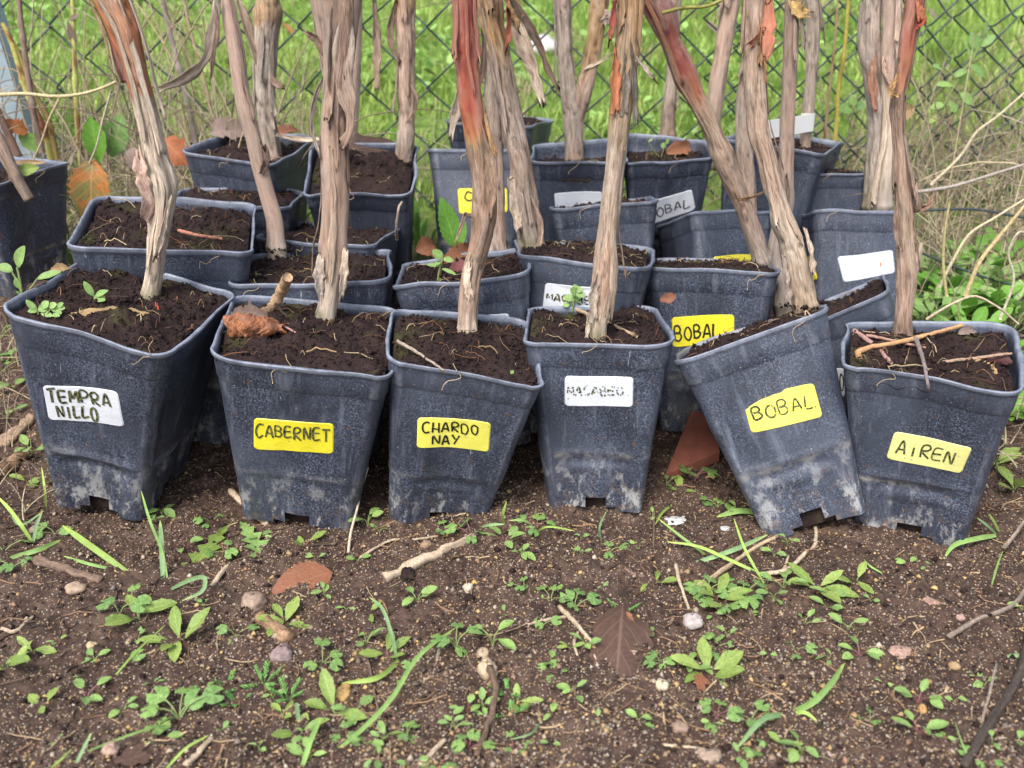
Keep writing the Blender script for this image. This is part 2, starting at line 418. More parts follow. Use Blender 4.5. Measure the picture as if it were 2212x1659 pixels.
# ------------------------------------------------------------------ pots: geometry
# name = pose (x, y, z, yaw, lean x, lean y, height), then rim and base corners in mm
POTS = dict(
F1=([-0.4488, 0.9904, 0.0147, -0.164, 0.1776, 0.2121, 0.2385],[-85.3, -78.3, 80.9, -81.0, 87.0, 78.6, -79.8, 80.1, -45.5, -64.6, 50.8, -51.3, 49.7, 59.4, -57.0, 56.9]),
F2=([-0.2387, 0.9709, 0.0079, 0.0867, 0.1016, 0.1387, 0.2059],[-85.9, -79.4, 84.9, -89.7, 89.3, 88.5, -90.9, 75.7, -58.8, -49.6, 60.6, -70.7, 61.1, 58.5, -60.5, 64.8]),
F3=([-0.0858, 0.9799, -0.0007, 0.0898, 0.114, 0.1736, 0.2014],[-77.1, -66.0, 76.1, -85.5, 77.0, 84.7, -75.4, 65.3, -53.0, -59.8, 52.7, -48.0, 53.9, 56.4, -54.0, 52.8]),
F4=([0.0949, 0.9975, 0.0014, -0.0375, -0.0289, -0.0162, 0.2026],[-75.2, -71.1, 75.0, -75.8, 73.4, 79.7, -73.1, 65.7, -51.7, -49.0, 51.7, -56.7, 52.7, 52.0, -52.7, 54.3]),
F5=([0.3353, 0.9448, 0.0001, -0.262, -0.3071, -0.3458, 0.2166],[-78.6, -86.7, 80.6, -65.2, 78.9, 78.5, -77.3, 65.7, -54.1, -59.6, 53.4, -53.1, 55.4, 57.2, -55.6, 55.2]),
F6=([0.4416, 0.948, 0.0006, -0.3618, 0.0701, -0.0564, 0.1958],[-78.1, -67.3, 77.3, -89.9, 84.8, 92.7, -83.3, 66.2, -55.2, -53.3, 55.6, -59.5, 56.8, 56.7, -56.7, 58.6]),
R2a=([-0.4301, 1.143, 0.0303, 0.2096, 0.1238, 0.109, 0.268],[-94.9, -94.0, 95.0, -94.9, 94.4, 94.0, -94.4, 94.2, -67.8, -67.8, 67.8, -67.8, 67.8, 67.8, -67.8, 67.8]),
R2b=([-0.2347, 1.1256, -0.0022, 0.1065, -0.0029, -0.0098, 0.2427],[-87.8, -89.5, 88.1, -84.8, 87.8, 82.7, -87.9, 89.4, -63.0, -63.0, 63.0, -63.0, 63.0, 63.0, -63.0, 63.0]),
R2c=([-0.0335, 1.1246, 0.0222, 0.0358, -0.0325, -0.1249, 0.2176],[-77.5, -76.7, 77.4, -77.5, 77.2, 76.9, -77.0, 76.0, -55.5, -55.5, 55.5, -55.5, 55.5, 55.5, -55.5, 55.5]),
R2d=([0.0747, 1.1486, 0.028, -0.0647, -0.0583, 0.0716, 0.2227],[-73.4, -71.1, 72.8, -84.0, 88.8, 83.8, -88.1, 68.6, -56.9, -56.9, 56.9, -56.9, 56.9, 56.9, -56.9, 56.9]),
R2e=([0.2488, 1.1446, 0.0276, -0.1884, -0.1447, 0.0096, 0.2041],[-77.0, -62.2, 74.7, -90.1, 77.7, 81.3, -77.2, 64.6, -54.1, -53.4, 55.0, -54.4, 54.8, 54.8, -54.6, 55.2]),
R2f=([0.4809, 1.0857, 0.0082, -0.3595, -0.2591, -0.4751, 0.2059],[-73.1, -73.7, 73.0, -72.3, 73.1, 71.8, -73.0, 72.8, -52.6, -52.6, 52.6, -52.6, 52.6, 52.6, -52.6, 52.6]),
R3a=([-0.3901, 1.3141, 0.0742, 0.1619, -0.0092, 0.0539, 0.2192],[-75.7, -72.2, 74.7, -83.1, 83.5, 82.9, -82.2, 70.3, -56.2, -56.2, 56.2, -56.2, 56.2, 56.2, -56.2, 56.2]),
R3b=([-0.2496, 1.2757, 0.0397, -0.1445, -0.0306, 0.0212, 0.2106],[-76.7, -77.7, 76.5, -75.1, 77.8, 73.3, -76.5, 75.9, -55.2, -55.2, 55.2, -55.2, 55.2, 55.2, -55.2, 55.2]),
R3d=([0.142, 1.2997, 0.0883, -0.084, -0.1379, -0.0827, 0.1977],[-69.0, -83.4, 70.5, -55.4, 68.2, 55.4, -69.5, 83.4, -49.9, -49.9, 49.9, -49.9, 49.9, 49.9, -49.9, 49.9]),
R3e=([0.2993, 1.3015, 0.0826, 0.2578, -0.3587, -0.058, 0.182],[-60.0, -60.7, 59.1, -62.8, 62.6, 62.6, -62.3, 59.6, -53.6, -53.6, 53.6, -53.6, 53.6, 53.6, -53.6, 53.6]),
R3f=([0.478, 1.285, 0.073, -0.12, -0.25, 0.0, 0.2],[-62.0, -64.0, 63.0, -62.0, 62.0, 60.0, -62.0, 60.0, -58.0, -58.0, 59.0, -57.0, 58.0, 58.0, -58.0, 58.0]),
R4a=([-0.3962, 1.47, 0.149, -0.2604, 0.1605, 0.0485, 0.203],[-76.9, -61.5, 77.1, -81.9, 64.2, 83.2, -64.7, 60.8, -51.1, -51.1, 51.1, -51.1, 51.1, 51.1, -51.1, 51.1]),
R4b=([-0.2142, 1.438, 0.13, 0.0384, 0.3653, 0.0104, 0.2093],[-71.6, -76.4, 71.7, -70.6, 76.0, 69.8, -76.1, 76.9, -53.0, -53.0, 53.0, -53.0, 53.0, 53.0, -53.0, 53.0]),
R4c=([-0.0487, 1.4288, 0.1301, -0.0092, -0.2978, 0.0017, 0.2052],[-72.0, -71.8, 72.0, -71.7, 72.0, 72.1, -72.0, 72.1, -51.9, -51.9, 51.9, -51.9, 51.9, 51.9, -51.9, 51.9]),
R4d=([0.1036, 1.4612, 0.149, -0.0495, 0.0952, -0.0336, 0.1921],[-67.8, -61.3, 67.1, -75.3, 66.0, 78.7, -65.2, 58.8, -48.2, -48.2, 48.2, -48.2, 48.2, 48.2, -48.2, 48.2]),
R4e=([0.2327, 1.474, 0.1671, -0.0922, 0.1697, -0.014, 0.1794],[-62.3, -75.8, 63.2, -48.4, 58.9, 48.1, -60.2, 75.7, -44.5, -44.5, 44.5, -44.5, 44.5, 44.5, -44.5, 44.5]),
R4f=([0.3885, 1.4595, 0.146, -0.5223, 0.0461, 0.0704, 0.2102],[-74.2, -70.6, 74.0, -76.3, 73.6, 72.6, -73.7, 74.2, -52.9, -52.9, 52.9, -52.9, 52.9, 52.9, -52.9, 52.9]),
R4g=([0.4802, 1.4269, 0.1614, -0.2869, -0.094, -0.0268, 0.1505],[-50.8, -56.5, 50.9, -47.4, 49.1, 52.5, -48.7, 57.3, -36.6, -36.6, 36.6, -36.6, 36.6, 36.6, -36.6, 36.6]),
L1=([-0.7101, 1.3443, 0.1618, 1.0675, 0.087, -0.0002, 0.1684],[-74.8, -78.4, 76.5, -56.7, 60.8, 56.5, -69.0, 63.6, -47.0, -44.9, 52.1, -37.3, 49.3, 51.4, -48.1, 48.1]),
R5a=([-0.0243, 1.5985, 0.1742, -0.305, 0.0261, 0.0304, 0.1995],[-70.8, -69.5, 71.1, -72.9, 70.7, 69.8, -70.6, 70.9, -50.8, -50.8, 50.8, -50.8, 50.8, 50.8, -50.8, 50.8]),R5b=([0.27, 1.66, 0.2, 0.1, 0.02, 0.02, 0.2],[-75, -75, 75, -75, 75, 75, -75, 75, -54, -54, 54, -54, 54, 54, -54, 54]),
)
def pose_matrix(p):
    x, y, z, yaw, tx, ty, h = p
    return Matrix.Translation((x, y, z)) @ Matrix.Rotation(tx, 4, 'X') @ Matrix.Rotation(ty, 4, 'Y') @ Matrix.Rotation(yaw, 4, 'Z')

def bilin(C, u, v):
    u = np.asarray(u, float)[..., None]; v = np.asarray(v, float)[..., None]
    return ((1 - u) * (1 - v) * C[0] + (1 + u) * (1 - v) * C[1] + (1 + u) * (1 + v) * C[2] + (1 - u) * (1 + v) * C[3]) / 4

def smooth(x, a, b):
    t = np.clip((x - a) / (b - a), 0, 1); return t * t * (3 - 2 * t)

class Pot:
    def __init__(s, key):
        p, c = POTS[key]; s.key = key; s.h = p[6]; s.mw = pose_matrix(p)
        c = np.array(c, float).reshape(8, 2) / 1000
        s.top, s.base = c[:4], c[4:]; s.seed = abs(hash_name(key)); s.M = np.array(s.mw)
    def at(s, u, v, t):
        t = np.asarray(t, float)[..., None]
        xy = bilin(s.base, u, v) * (1 - t) + bilin(s.top, u, v) * t
        return np.concatenate([xy, np.broadcast_to(t, xy.shape[:-1] + (1,)) * s.h], -1)
    def off(s, w, t, face):
        w = np.asarray(w, float); t = np.asarray(t, float)
        d = .0021 * smooth(t, .972, .984) + .0010 * smooth(t, .860, .866)
        inw = 1 - smooth(np.abs(w), .45, .75); k1 = .35 + (s.seed % 13) / 13 * 1.1; dt = ((s.seed % 7) - 3) * .010
        d = d + .0018 * k1 * np.exp(-((t - .350 - dt) / .016) ** 2) * (1 - smooth(np.abs(w), .6, .95))
        arch = .30 + dt - .035 * w * w
        d = d - .0045 * k1 * np.exp(-((t - arch) / .034) ** 2) * inw
        d = d - .0018 * (1 - smooth(t, .22, .27)) * (1 - smooth(np.abs(w), .52, .62))
        d = d + (vn2(w * 1.3 + face * 7.3, t * 2.2, s.seed) - .5) * .009 * (1 - np.abs(w) ** 4)
        d = d + (vn2(w * 5 + face * 7.3, t * 8, s.seed + 3) - .5) * .0012
        return d
    def world(s, L):
        L = np.asarray(L, float); return L @ s.M[:3, :3].T + s.M[:3, 3]
    def local(s, W): return (np.asarray(W, float) - s.M[:3, 3]) @ s.M[:3, :3]

def hash_name(k):
    n = 17
    for ch in k: n = n * 31 + ord(ch)
    return n % 997

def rounded(ns, na, r=.205):
    """a unit square with rounded corners: points, normals, face coordinate, face number"""
    U = []; N = []; W = []; Fc = []
    for k in range(4):
        a = k * math.pi / 2; ca, sa = math.cos(a), math.sin(a)
        for w in np.linspace(-(1 - r), 1 - r, ns):
            U.append((w * ca + sa, w * sa - ca)); N.append((sa, -ca)); W.append(w); Fc.append(k)
        for i in range(1, na + 1):
            b = math.pi / 2 * i / (na + 1)
            x, y = (1 - r) + r * math.sin(b), -(1 - r) - r * math.cos(b)
            U.append((x * ca - y * sa, x * sa + y * ca)); nx, ny = math.sin(b), -math.cos(b)
            N.append((nx * ca - ny * sa, nx * sa + ny * ca)); W.append(1.0 if i * 2 > na + 1 else 1.0); Fc.append(k)
    return np.array(U), np.array(N), np.array(W), np.array(Fc)

def blobs(P, size, col, flat=.75, seed=0):
    """little uneven crystals, six vertices each"""
    r = np.random.default_rng(seed); n = len(P)
    base = np.array([[1, 0, 0], [-1, 0, 0], [0, 1, 0], [0, -1, 0], [0, 0, 1], [0, 0, -1]], float)
    tri = np.array([[0, 2, 4], [2, 1, 4], [1, 3, 4], [3, 0, 4], [2, 0, 5], [1, 2, 5], [3, 1, 5], [0, 3, 5]])
    a = r.uniform(0, 6.283, n); ca, sa = np.cos(a), np.sin(a)
    V = base[None] * r.uniform(.6, 1.25, (n, 6, 1)) * np.array([1, .85, flat]) + r.uniform(-.22, .22, (n, 6, 3))
    x = V[..., 0] * ca[:, None] - V[..., 1] * sa[:, None]; y = V[..., 0] * sa[:, None] + V[..., 1] * ca[:, None]
    V = np.stack([x, y, V[..., 2]], -1) * np.asarray(size)[:, None, None] + np.asarray(P)[:, None]
    T = tri[None] + np.arange(n)[:, None, None] * 6
    return V.reshape(-1, 3), T.reshape(-1, 3), np.repeat(col, 6, 0)

def wall_mesh(pt, ns, na, nt):
    U, N, W, Fc = rounded(ns, na); m = len(U)
    ts = np.unique(np.r_[0, .028, .09, np.linspace(.05, .42, int(nt * .5)), np.linspace(.42, .85, int(nt * .22)), .857, .862, .869, .93, .960, .966, .972, .978, .984, .990, .996, 1.0])
    L = []; H = []
    sag = lambda u, v: 0
    for t in ts:
        q = pt.at(U[:, 0], U[:, 1], np.full(m, t)); d = pt.off(W, np.full(m, t), Fc)
        q[:, :2] += N * d[:, None]
        q[:, 2] += (vn2(U[:, 0] * 1.6 + 5, U[:, 1] * 1.6, pt.seed + 9) - .5) * .007 * t
        L.append(q); H.append(np.full(m, t))
    nout = len(ts)
    for t, o in ((1.0025, .0012), (1.002, -.0002), (.99, -.0010)) + tuple((t, -.0012) for t in ts[::-1] if t < .96):
        q = pt.at(U[:, 0], U[:, 1], np.full(m, t)); d = pt.off(W, np.full(m, min(t, .95)), Fc) * (1 if t < .95 else .6) + o
        q[:, :2] += N * d[:, None]
        q[:, 2] += (vn2(U[:, 0] * 1.6 + 5, U[:, 1] * 1.6, pt.seed + 9) - .5) * .007 * t
        L.append(q); H.append(np.full(m, t))
    allt = np.concatenate([h[:1] for h in H])
    V = np.concatenate(L); Q = grid_q(len(L), m, True)
    # the drainage slots in the foot
    row = Q[:, 0] // m; c0 = Q[:, 0] % m; c1 = Q[:, 1] % m
    wm = (W[c0] + W[c1]) / 2; tm = np.minimum(allt[row], allt[row + 1]) + 1e-4
    straight = (Fc[c0] == Fc[c1])
    cut = straight & (((np.abs(wm) < .2) & (tm < .089)) | ((np.abs(wm) < .42) & (tm < .027)))
    Q = Q[~cut]
    a = np.concatenate(H)
    me = np_mesh("pot_wall", V, Q, M_POT)
    at = me.color_attributes.new("Ht", 'FLOAT_COLOR', 'POINT')
    c = np.ones((len(V), 4), np.float32); c[:, :3] = a[:, None]
    at.data.foreach_set("color", c.ravel())
    return me

def soil_z(pt, u, v, level, mound):
    sd = pt.seed
    p = pt.at(u, v, np.full(np.shape(u), level))
    x, y = p[..., 0], p[..., 1]
    e = np.maximum(np.abs(u), np.abs(v))
    z = level * pt.h + mound * (1 - e ** 2) + (vn2(x * 28, y * 28, sd) - .5) * .010 + (vn2(x * 75, y * 75, sd + 1) - .5) * .009
    z = z + np.abs(vn2(x * 170, y * 170, sd + 2) - .5) * .010 + (vn2(x * 330, y * 330, sd + 4) - .5) * .0052
    return p, np.where(e > .93, np.minimum(z, level * pt.h + .004), z)

def soil_meshes(pt, level, mound, nr, ns, na, ncrumb, nfib, moss=0):
    U, N, W, Fc = rounded(ns, na); m = len(U)
    rr = np.linspace(.02, 1, nr) ** .8
    L = []
    k = .965
    for s_ in rr:
        u, v = U[:, 0] * s_ * k, U[:, 1] * s_ * k
        p, z = soil_z(pt, u, v, level, mound); p[:, 2] = z; L.append(p)
    for t in np.linspace(level - .03, .004, 6):
        kk = .93 if t > .6 else .80; p = pt.at(U[:, 0] * kk, U[:, 1] * kk, np.full(m, t)); L.append(p)
    V = np.concatenate(L); Q = grid_q(len(L), m, True)
    c0 = V[:m].mean(0)
    V = np.r_[V, [c0]]; T = np.stack([np.arange(m), (np.arange(m) + 1) % m, np.full(m, len(V) - 1)], 1)
    r = np.random.default_rng(pt.seed)
    # crumbs
    ang = r.uniform(-1, 1, (ncrumb, 2)) * .95
    p, z = soil_z(pt, ang[:, 0], ang[:, 1], level, mound); sz = np.exp(r.normal(0, .45, ncrumb)) * .0015
    p[:, 2] = z + sz * .2
    bv, bt, bc = blobs(p, np.minimum(sz, .0042), np.zeros((ncrumb, 3)), .8, pt.seed)
    me = np_mesh("potting_soil", np.concatenate([V, bv]), [Q, np.concatenate([T, bt + len(V)])], M_SOIL, smooth=True)
    fib = None
    if nfib:
        tb = Tubes()
        for i in range(nfib):
            u0, v0 = r.uniform(-.85, .85, 2); a = r.uniform(0, 6.283); ln = .03 + .30 * r.random() ** 1.8; bend = r.normal(0, .7) + (r.random() < .15) * r.normal(0, 2)
            q = np.linspace(0, 1, 7); aa = a + bend * q
            u = np.clip(u0 + np.cumsum(np.cos(aa)) * ln / 7 * 2, -.94, .94); v = np.clip(v0 + np.cumsum(np.sin(aa)) * ln / 7 * 2, -.94, .94)
            pp, zz = soil_z(pt, u, v, level, mound); zz = .5 * zz + .5 * np.maximum(np.linspace(zz[0], zz[-1], 7), zz.mean()); pp[:, 2] = zz + .0014 + np.sin(q * math.pi) * r.uniform(0, .007)
            cl = [(.30, .20, .10), (.22, .105, .05), (.42, .33, .19), (.13, .07, .045), (.10, .06, .045)][r.integers(5)]
            tb.add(pp, r.uniform(.00020, .0006) * (1.6 if r.random() < .12 else 1), np.array(cl) * r.uniform(.7, 1.15), 3)
        # threads over the rim
        for i in range(max(1, nfib // 24)):
            u = r.uniform(-.8, .8); q = np.linspace(0, 1, 8)
            P = []
            for f in q:
                if f < .35:
                    pp, zz = soil_z(pt, np.array(u + f * .1), np.array(-.8 - .5 * f), level, mound); pp = pp.copy(); pp[2] = max(float(zz), pt.h) + .002
                else:
                    t = 1.0 - (f - .35) * r.uniform(.06, .16)
                    pp = pt.at(np.array(u + .12 * math.sin(f * 5)), np.array(-1.0), np.array(t)); pp = pp.copy(); pp[1] -= .0052
                P.append(pp)
            tb.add(spline(np.array(P), n=16), .0004, np.array((.45, .34, .20)) * r.uniform(.7, 1.1), 3)
        fib = tb.mesh("root_fibres", M_FIBRE)
    return me, fib

POT_OBJ = {}; PT = {}
def make_pot(key, label, level=.955, mound=.004, front=False):
    pt = Pot(key); PT[key] = pt; pt.level = level; pt.mound = mound
    root = empty("plant_pot", pt.mw); tag(root, label, "plant pot", "square black pots of vine cuttings")
    if front: w = wall_mesh(pt, 31, 6, 64); so, fb = soil_meshes(pt, level, mound, 40, 24, 4, 1600, 44)
    else: w = wall_mesh(pt, 17, 4, 30); so, fb = soil_meshes(pt, level, mound, 26, 15, 3, 450, 20)
    link("pot_wall", w, root)
    o = link("soil", so, root); o["kind"] = "stuff"
    if fb: o = link("root_fibres", fb, root); o["kind"] = "stuff"
    POT_OBJ[key] = root
    return root

def soil_point(key, px, py):
    """where the sight line meets the soil of a pot (world)"""
    pt = PT[key]; d = ray(px, py)
    o = pt.local(CAM); dl = d @ pt.M[:3, :3]
    t = (pt.level * pt.h + .002 - o[2]) / dl[2]
    return pt.world(o + t * dl)

make_pot('F1', "tall black pot with the white TEMPRANILLO label and pale trunk", .965, .006, True)
make_pot('F2', "greyed black pot with the bright yellow CABERNET label", .965, .004, True)
make_pot('F3', "black pot with the yellow CHARDONNAY label written on two lines", .96, .006, True)
make_pot('F4', "upright black pot with faded handwriting on a clean white label", .965, .004, True)
make_pot('F5', "tilted black pot leaning over with a torn yellow BOBAL label", .955, .006, True)
make_pot('F6', "black pot with the pale yellow AIREN label and twigs on its soil", .94, .004, True)
make_pot('R2a', "wide unlabelled pot just behind the TEMPRANILLO pot", .96, .008, True)
make_pot('R2b', "mossy unlabelled pot just behind the CABERNET pot", .96, .004, True)
make_pot('R2c', "pot with seedlings and curled brown leaf behind the CHARDONNAY pot", .95, .004, True)
make_pot('R2d', "pot with smudged white label behind the upright white labelled pot", .965, .010, True)
make_pot('R2e', "pot with the intact yellow BOBAL label behind the tilted pot", .97, .004, True)
make_pot('R2f', "leaning pot wedged between the tilted BOBAL pot and the AIREN pot", .955, .006)
make_pot('R3a', "unlabelled pot in the third row behind the wide unlabelled pot", .965, .008)
make_pot('R3b', "pot with a single grass sprout behind the mossy unlabelled pot", .965, .006)
make_pot('R3d', "small pot with a broken rim behind the smudged white label pot", .955, .004)
make_pot('R3e', "pot tipped backwards with a yellow label just above BOBAL soil", .95, .004)
make_pot('R3f', "pot tipped backwards with blank white label behind the AIREN pot", .95, .008)
make_pot('R4a', "turned pot holding a dry grey leaf in the back row", .93, .003)
make_pot('R4b', "pot tipped forward showing its deep dark soil in the back row", .93, .022)
make_pot('R4c', "pot tipped backwards with a yellow label partly hidden by red trunk", .95, .004)
make_pot('R4d', "half filled pot holding the forked vine in the back row", .86, .004)
make_pot('R4e', "half filled pot with the white label ending OBAL", .86, .004)
make_pot('R4f', "shaded pot in the back row below the white loop tag", .95, .004)
make_pot('R4g', "pale lit unlabelled pot behind the blank white label pot", .95, .004)
make_pot('L1', "dark pot standing alone near the fence post", .90, .002)
make_pot('R5a', "pot mostly hidden behind the red trunk, next to the fence", .95, .004)
#make_pot('R5b', "pot next to the fence hidden behind the half filled OBAL pot", .95, .004)

# ------------------------------------------------------------------ labels stuck on the pots, written by hand
GLY = dict(  # strokes in a box 1 wide, 1 high (y down)
 T=[[(0,.06),(1,.0)],[(.5,.03),(.47,1)]], E=[[(.9,.02),(.1,.05),(.08,.95),(.95,.96)],[(.1,.5),(.8,.47)]],
 M=[[(.05,1),(.12,.1),(.5,.75),(.85,.1),(.95,1)]], P=[[(.12,1),(.1,.05),(.7,.02),(.9,.25),(.6,.5),(.12,.52)]],
 R=[[(.1,1),(.1,.05),(.7,.02),(.9,.22),(.65,.45),(.15,.5),(.95,1)]], A=[[(.02,1),(.5,.02),(.95,1)],[(.2,.68),(.85,.66)]],
 N=[[(.08,1),(.1,.05),(.85,.95),(.92,.0)]], I=[[(.5,0),(.5,1)]], i=[[(.5,.32),(.5,1)],[(.46,.05),(.54,.08)]], L=[[(.15,0),(.12,.96),(.95,.93)]],
 O=[[(.5,.02),(.15,.2),(.05,.6),(.3,.97),(.7,.97),(.95,.6),(.85,.2),(.5,.02)]],
 C=[[(.92,.12),(.5,.0),(.12,.25),(.05,.65),(.35,.98),(.92,.9)]], B=[[(.1,1),(.1,.02),(.65,.03),(.8,.22),(.55,.45),(.12,.47),(.7,.5),(.92,.75),(.65,.98),(.1,1)]],
 H=[[(.1,0),(.08,1)],[(.9,0),(.9,1)],[(.1,.52),(.9,.70)]], D=[[(.1,1),(.1,.02),(.6,.06),(.92,.45),(.65,.92),(.1,1)]],
 Y=[[(.05,0),(.5,.5)],[(.95,0),(.35,1)]], S=[[(.85,.1),(.3,.02),(.15,.3),(.8,.6),(.7,.95),(.1,.92)]], G=[[(.92,.12),(.5,.0),(.1,.35),(.2,.9),(.85,.9),(.88,.55),(.5,.55)]],
)
def invert(pt, side, px, py):
    """face coordinates (w, t) of a pot wall that show at a pixel"""
    U0 = {0: lambda w: (w, -1.0), 3: lambda w: (-1.0, -w), 1: lambda w: (1.0, w)}[side]
    x = np.array([0., .6])
    def prj(x):
        u, v = U0(x[0]); p = pt.world(pt.at(np.array(u), np.array(v), np.array(x[1]))) - CAM
        d = p[1] * CT - p[2] * ST; up = p[1] * ST + p[2] * CT
        return np.array([(512 + F_PX * p[0] / d) / S_PX, (384 - F_PX * up / d) / S_PX])
    for _ in range(25):
        f = prj(x) - (px, py); J = np.stack([(prj(x + e) - prj(x)) / 1e-5 for e in np.eye(2) * 1e-5], 1)
        x = x - np.linalg.solve(J, f)
    return x
def wall_points(pt, side, w, t, lift):
    w = np.asarray(w, float)
    nx, ny = {0: (0, -1), 3: (-1, 0), 1: (1, 0)}[side]
    u, v = {0: (w, np.full(w.shape, -1.0)), 3: (np.full(w.shape, -1.0), -w), 1: (np.full(w.shape, 1.0), w)}[side]
    p = pt.at(u, v, t); d = pt.off(w, t, side) + lift
    p[..., 0] += nx * d; p[..., 1] += ny * d
    p[..., 2] += (vn2(u * 1.6 + 5, v * 1.6, pt.seed + 9) - .5) * .007 * t
    return p

def label_on(key, quad, mat, lines, ink=None, side=0, fade=0, torn=None, wd=.030, seed=1):
    """quad: TL TR BR BL pixels; lines: (text, a0, b0, a1, b1) in label coordinates (b downwards)"""
    pt = PT[key]; r = np.random.default_rng(seed)
    q = np.array([invert(pt, side, *p) for p in quad])
    def wt(a, b):
        a = np.asarray(a, float)[..., None]; b = np.asarray(b, float)[..., None]
        return (1 - a) * (1 - b) * q[0] + a * (1 - b) * q[1] + a * b * q[2] + (1 - a) * b * q[3]
    c = wall_points(pt, side, q[:, 0], q[:, 1], 0)
    Wd = np.linalg.norm(c[1] - c[0]); Ht = np.linalg.norm(c[3] - c[0]); asp = Wd / Ht
    # rounded outline
    per = []
    rb = .11; ra = rb / asp
    for cx, cy, a0 in ((1 - ra, rb, -90), (1 - ra, 1 - rb, 0), (ra, 1 - rb, 90), (ra, rb, 180)):
        for k in range(6): an = R(a0 + 18 * k); per.append((cx + ra * math.cos(an), cy + rb * math.sin(an)))
    dense = []
    for i in range(len(per)):
        p0, p1 = np.array(per[i]), np.array(per[(i + 1) % len(per)]); n = max(1, int(np.linalg.norm((p1 - p0) * (asp, 1)) / .09))
        dense += [p0 + (p1 - p0) * k / n for k in range(n)]
    per = np.array(dense)
    if torn:
        for i, (a, b) in enumerate(per):
            lim = np.interp(a, [x for x, _ in torn], [y for _, y in torn]) + r.normal(0, .008)
            per[i, 1] = max(b, lim)
    ctr = np.array([.5, .55]); V = []; m = len(per)
    for s_ in (1, .97, .75, .5, .25, .02):
        ab = ctr + (per - ctr) * s_; w = wt(ab[:, 0], ab[:, 1])
        V.append(wall_points(pt, side, w[:, 0], w[:, 1], .0002 if s_ == 1 else .0009))
    me = np_mesh("label", np.concatenate(V), grid_q(len(V), m, True), mat, smooth=False)
    st = link("label", me, POT_OBJ[key])
    # lettering
    Vs = []; Qs = []; n0 = 0
    for text, a0, b0, a1, b1 in lines:
        k = len(text); cw = (a1 - a0) / k
        for i, ch in enumerate(text):
            for stk in GLY[ch]:
                P = np.array(stk, float) + r.normal(0, .035, (len(stk), 2))
                P = spline(P, n=max(5, 5 * len(stk))) if len(stk) > 2 else np.stack([np.linspace(P[0, j], P[1, j], 6) for j in (0, 1)], 1)
                hm = 1 + r.normal(0, .05)
                A = np.stack([a0 + (i + .08 + P[:, 0] * .80) * cw, b0 + (b1 - b0) * (P[:, 1] * hm + (1 - hm) * .5) + math.sin(i * 1.9) * .02], 1)
                X = A * (asp, 1)                                   # in units of the label's height
                T = np.gradient(X, axis=0); T /= np.linalg.norm(T, axis=1)[:, None] + 1e-9
                nn = np.stack([-T[:, 1], T[:, 0]], 1); w_ = wd * asp * .5 * r.uniform(.85, 1.15)
                lo = (X - nn * w_) / (asp, 1); hi = (X + nn * w_) / (asp, 1)
                for s0 in range(len(X) - 1):
                    if fade and r.random() < fade: continue
                    quadp = np.array([lo[s0], lo[s0 + 1], hi[s0 + 1], hi[s0]]); w = wt(quadp[:, 0], quadp[:, 1])
                    Vs.append(wall_points(pt, side, w[:, 0], w[:, 1], .00150 + .00002 * r.random())); Qs.append(np.arange(4) + n0); n0 += 4
    if Vs: link("lettering", np_mesh("lettering", np.concatenate(Vs), np.array(Qs), ink or M_INK), st)
    return st

label_on('F1', [(92, 831), (252, 846), (267, 923), (105, 906)], M_WHT, [("TEMPRA", .04, .10, .90, .46), ("NILLO", .13, .54, .68, .90)], M_INKW, seed=2)
label_on('F2', [(549, 899), (721, 914), (720, 980), (549, 966)], M_YEL, [("CABERNET", .02, .17, .97, .56)], M_INKW, seed=3, wd=.024)
label_on('F3', [(902, 903), (1061, 915), (1056, 978), (900, 966)], M_YELM, [("CHARDO", .06, .12, .85, .46), ("NAY", .20, .56, .60, .86)], M_INK, seed=4, wd=.024)
label_on('F4', [(1220, 810), (1368, 808), (1367, 875), (1220, 877)], M_WHT, [("MACABEO", .03, .33, .87, .60)], M_INKW, seed=5, fade=.5, wd=.022)
label_on('F5', [(1603, 858), (1757, 826), (1777, 900), (1623, 935)], M_YELM, [("BOBAL", .06, .30, .97, .66)], M_INKW, seed=6, torn=[(0, .34), (.2, .17), (.45, .08), (.56, .07), (.57, 0), (1, 0)], fade=.06, wd=.026)
label_on('F6', [(1932, 937), (2101, 966), (2077, 1024), (1914, 993)], M_YELP, [("AiREN", .08, .26, .86, .72)], M_INKW, seed=7, wd=.024)
label_on('R2e', [(1451, 686), (1586, 681), (1585, 745), (1453, 750)], M_YEL, [("BOBAL", .03, .30, .80, .76)], M_INK, seed=8, wd=.032)
label_on('R2d', [(1178, 613), (1297, 617), (1297, 678), (1172, 669)], M_WHT, [("MACABEO", .04, .36, .98, .62)], M_INKW, seed=9, fade=.25, wd=.03)
label_on('R2c', [(965, 680), (1099, 673), (1101, 733), (967, 740)], M_WHT, [])
label_on('R3f', [(1808, 556), (1928, 537), (1934, 587), (1822, 610)], M_WHT, [("I", .72, .45, .78, .62)], mat_plain("orange_ink", (.70, .25, .08)), seed=10)
label_on('R3e', [(1540, 555), (1640, 547), (1648, 590), (1545, 600)], M_YEL, [])
label_on('R4e', [(1388, 439), (1494, 410), (1502, 452), (1392, 491)], M_WHT, [("BOBAL", .08, .36, .95, .74)], M_INK, seed=12, wd=.022)
label_on('R4d', [(1197, 417), (1300, 414), (1302, 452), (1200, 455)], M_WHT, [])
label_on('R4c', [(988, 405), (1095, 403), (1097, 457), (992, 461)], M_YEL, [("CA", .12, .18, .52, .50), ("S", .32, .56, .48, .86)], M_INK, seed=14)
label_on('R3f', [(1738, 556), (1757, 550), (1763, 604), (1747, 611)], M_YEL, [], side=3)
label_on('R2f', [(1745, 800), (1824, 796), (1826, 858), (1748, 862)], M_WHT, [("O", .86, .18, .99, .72)], M_INK, seed=15)

